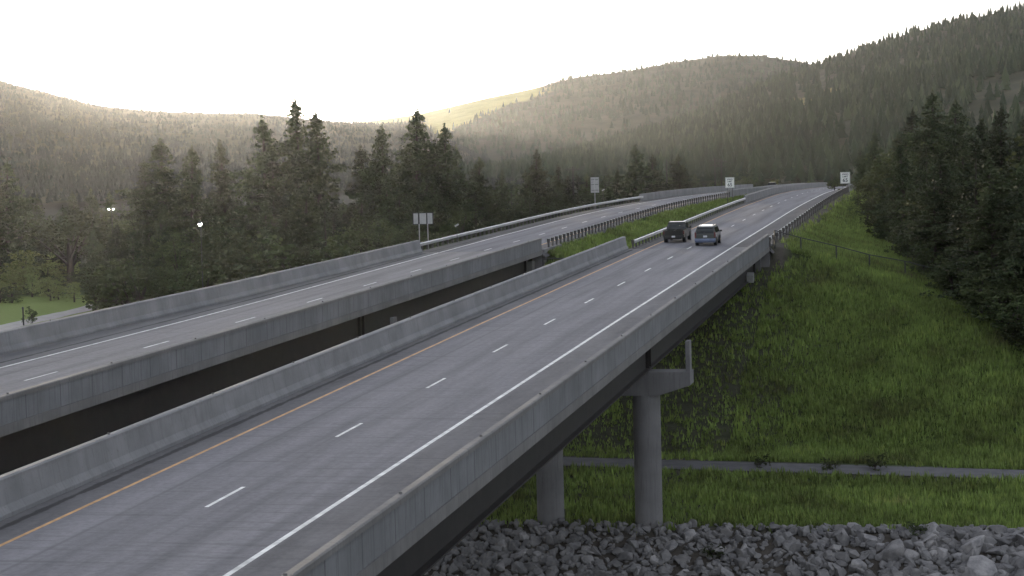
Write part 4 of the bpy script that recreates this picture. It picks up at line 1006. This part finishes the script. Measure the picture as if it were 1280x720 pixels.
# ------------------------------------------------------------------ riprap
mr, nt, b = new_mat('grey_blasted_rock'); p = pos(nt); oi = N(nt, 'ShaderNodeObjectInfo').outputs['Random']
c = ramp(nt, noise(nt, p, 1.6, 6, .7), [(.3, (.11, .107, .11)), (.6, (.265, .25, .24)), (.8, (.40, .375, .35))])
hs = N(nt, 'ShaderNodeHueSaturation'); nt.links.new(c, hs.inputs['Color']); nt.links.new(rng_(nt, oi, 0, 1, .65, 1.4), hs.inputs['Value'])
c = mix(nt, N(nt, 'ShaderNodeAttribute', attribute_name='tint').outputs['Fac'], hs.outputs[0], (.30, .29, .28), 'MIX')
nt.links.new(c, b.inputs['Base Color']); b.inputs['Roughness'].default_value = .9; bump(nt, b, noise(nt, p, 6, 6, .7), .5, .08)
def rock_me(k):
    r = np.random.default_rng(k+500); bm = bmesh.new()
    pts = r.normal(size=(15, 3)); pts /= np.linalg.norm(pts, axis=1)[:, None]; pts *= np.array([r.uniform(.42, .6), r.uniform(.34, .5), r.uniform(.26, .42)])*r.uniform(.85, 1.1, (15, 1))
    for q in pts: bm.verts.new(q)
    bmesh.ops.convex_hull(bm, input=bm.verts[:]); bmesh.ops.delete(bm, geom=[v for v in bm.verts if not v.link_faces], context='VERTS')
    bmesh.ops.bevel(bm, geom=bm.edges[:], offset=.025, segments=1, affect='EDGES')
    bmesh.ops.triangulate(bm, faces=bm.faces[:]); me = bpy.data.meshes.new('riprap_rock'); bm.to_mesh(me); bm.free(); me.materials.append(mr)
    me.polygons.foreach_set('use_smooth', [False]*len(me.polygons)); return me
ROCKS = [rock_me(k) for k in range(14)]
r = np.random.default_rng(99); cand = []
for i in range(10500):
    x = r.uniform(-30, 15); s = 98.3-r.uniform(0, 1)**.9*15; big = 1+.5*float(sstep(-8, 3, x))*(r.uniform() < .35)
    sz = (.34+.62*r.uniform()**2.6)*big
    if s > 97.3+1.2*math.sin(x*.9)*.6 and sz > .8: sz *= .6
    cand.append((x, s, sz))
cand += [(-2.2, 95.4, 1.9), (1.8, 95.8, 1.6), (4.5, 96.2, 1.7), (-.2, 97.2, 1.5), (3.0, 97.3, 1.3), (6.5, 96.5, 1.7), (-4.8, 96.6, 1.5), (2.2, 94.2, 1.9), (5.2, 94.4, 1.7)]
vis = [q for q in cand if q[1] > 89 and -27 < q[0] < 8]
vis.sort(key=lambda q: -q[2]); top = set(vis[:300]); rest = [q for q in cand if q not in top]
for i, (x, s, sz) in enumerate(vis[:300]):
    lab = 'large pale angular boulder among the riprap right of the bridge pier' if sz > 1.25 else ('mid-sized grey riprap rock on the bank under the near bridge' if x < -13 else 'mid-sized grey riprap rock on the bank right of the bridge pier')
    o = link('riprap_rock', ROCKS[i % 14], None, (x, s, float(ground(x, s))+sz*.12), 0, sz); o.rotation_euler = (r.uniform(-.5, .5), r.uniform(-.5, .5), r.uniform(0, 6.28))
    tag(o, lab, 'rock', 'large riprap boulders' if sz > 1.25 else ('riprap rocks under the bridge' if x < -13 else 'riprap rocks right of the pier'))
Vs = []; Fs = []; off = 0; Ts = []
for i, (x, s, sz) in enumerate(rest):
    me = ROCKS[i % 14]; V = np.array([v.co for v in me.vertices]); Fc = np.array([tuple(q.vertices) for q in me.polygons])
    rot = np.array(Matrix.Rotation(r.uniform(0, 6.28), 3, 'Z') @ Matrix.Rotation(r.uniform(-.7, .7), 3, 'X') @ Matrix.Rotation(r.uniform(-.7, .7), 3, 'Y'))
    Vs.append(V@rot.T*sz+np.array([x, s, float(ground(x, s))+sz*(.02+.22*r.uniform())])); Fs.append(Fc+off); off += len(V); Ts.append(np.full(len(V), r.uniform(0, .5)**1.5))
tag(link('riprap', np_mesh('riprap', np.concatenate(Vs), np.concatenate(Fs), mr, {'tint': np.concatenate(Ts)})), 'bed of small grey broken stones between the larger riprap rocks', 'stones', None, 'stuff')
# tufts growing between the rocks and small bushes on the path edge
for x, s, h, lb in [(-11.2, 95.6, 1.0, 'small green weed growing between the rocks right of the pier'), (-6.3, 115.0, 1.1, 'low dark weed clump at the near edge of the path'), (-3.6, 115.0, 1.2, 'taller dark weed clump at the near edge of the path'),
                    (-1.0, 97.0, .9, 'small weed patch at the top of the boulders'), (-10.6, 115.6, 1.0, 'dark weed clump beside the path nearest the pier')]:
    tree('bush', x, s, h, lb, None, 1.3)

# ------------------------------------------------------------------ haze
mz = bpy.data.materials.new('valley_haze'); mz.use_nodes = True; nt = mz.node_tree; nt.nodes.clear()
ou = N(nt, 'ShaderNodeOutputMaterial'); pv = N(nt, 'ShaderNodeVolumePrincipled'); pv.inputs['Density'].default_value = HAZE_D
pv.inputs['Color'].default_value = (.86, .90, 1., 1); pv.inputs['Anisotropy'].default_value = HAZE_G
nt.links.new(pv.outputs[0], ou.inputs['Volume'])
mb = MB(); mb.box((-300, 2850, 190), (10400, 6900, 412)); tag(mb.build('haze', mz), 'thin pale evening haze filling the valley', 'haze', None, 'stuff')

sc.cycles.use_denoising = True
try: sc.cycles.denoiser = 'OPENIMAGEDENOISE'
except Exception: pass
sc.cycles.max_bounces = 5; sc.cycles.diffuse_bounces = 3; sc.cycles.volume_bounces = 1; sc.cycles.transparent_max_bounces = 4; sc.cycles.glossy_bounces = 2; sc.cycles.transmission_bounces = 2
sc.cycles.sample_clamp_indirect = 6
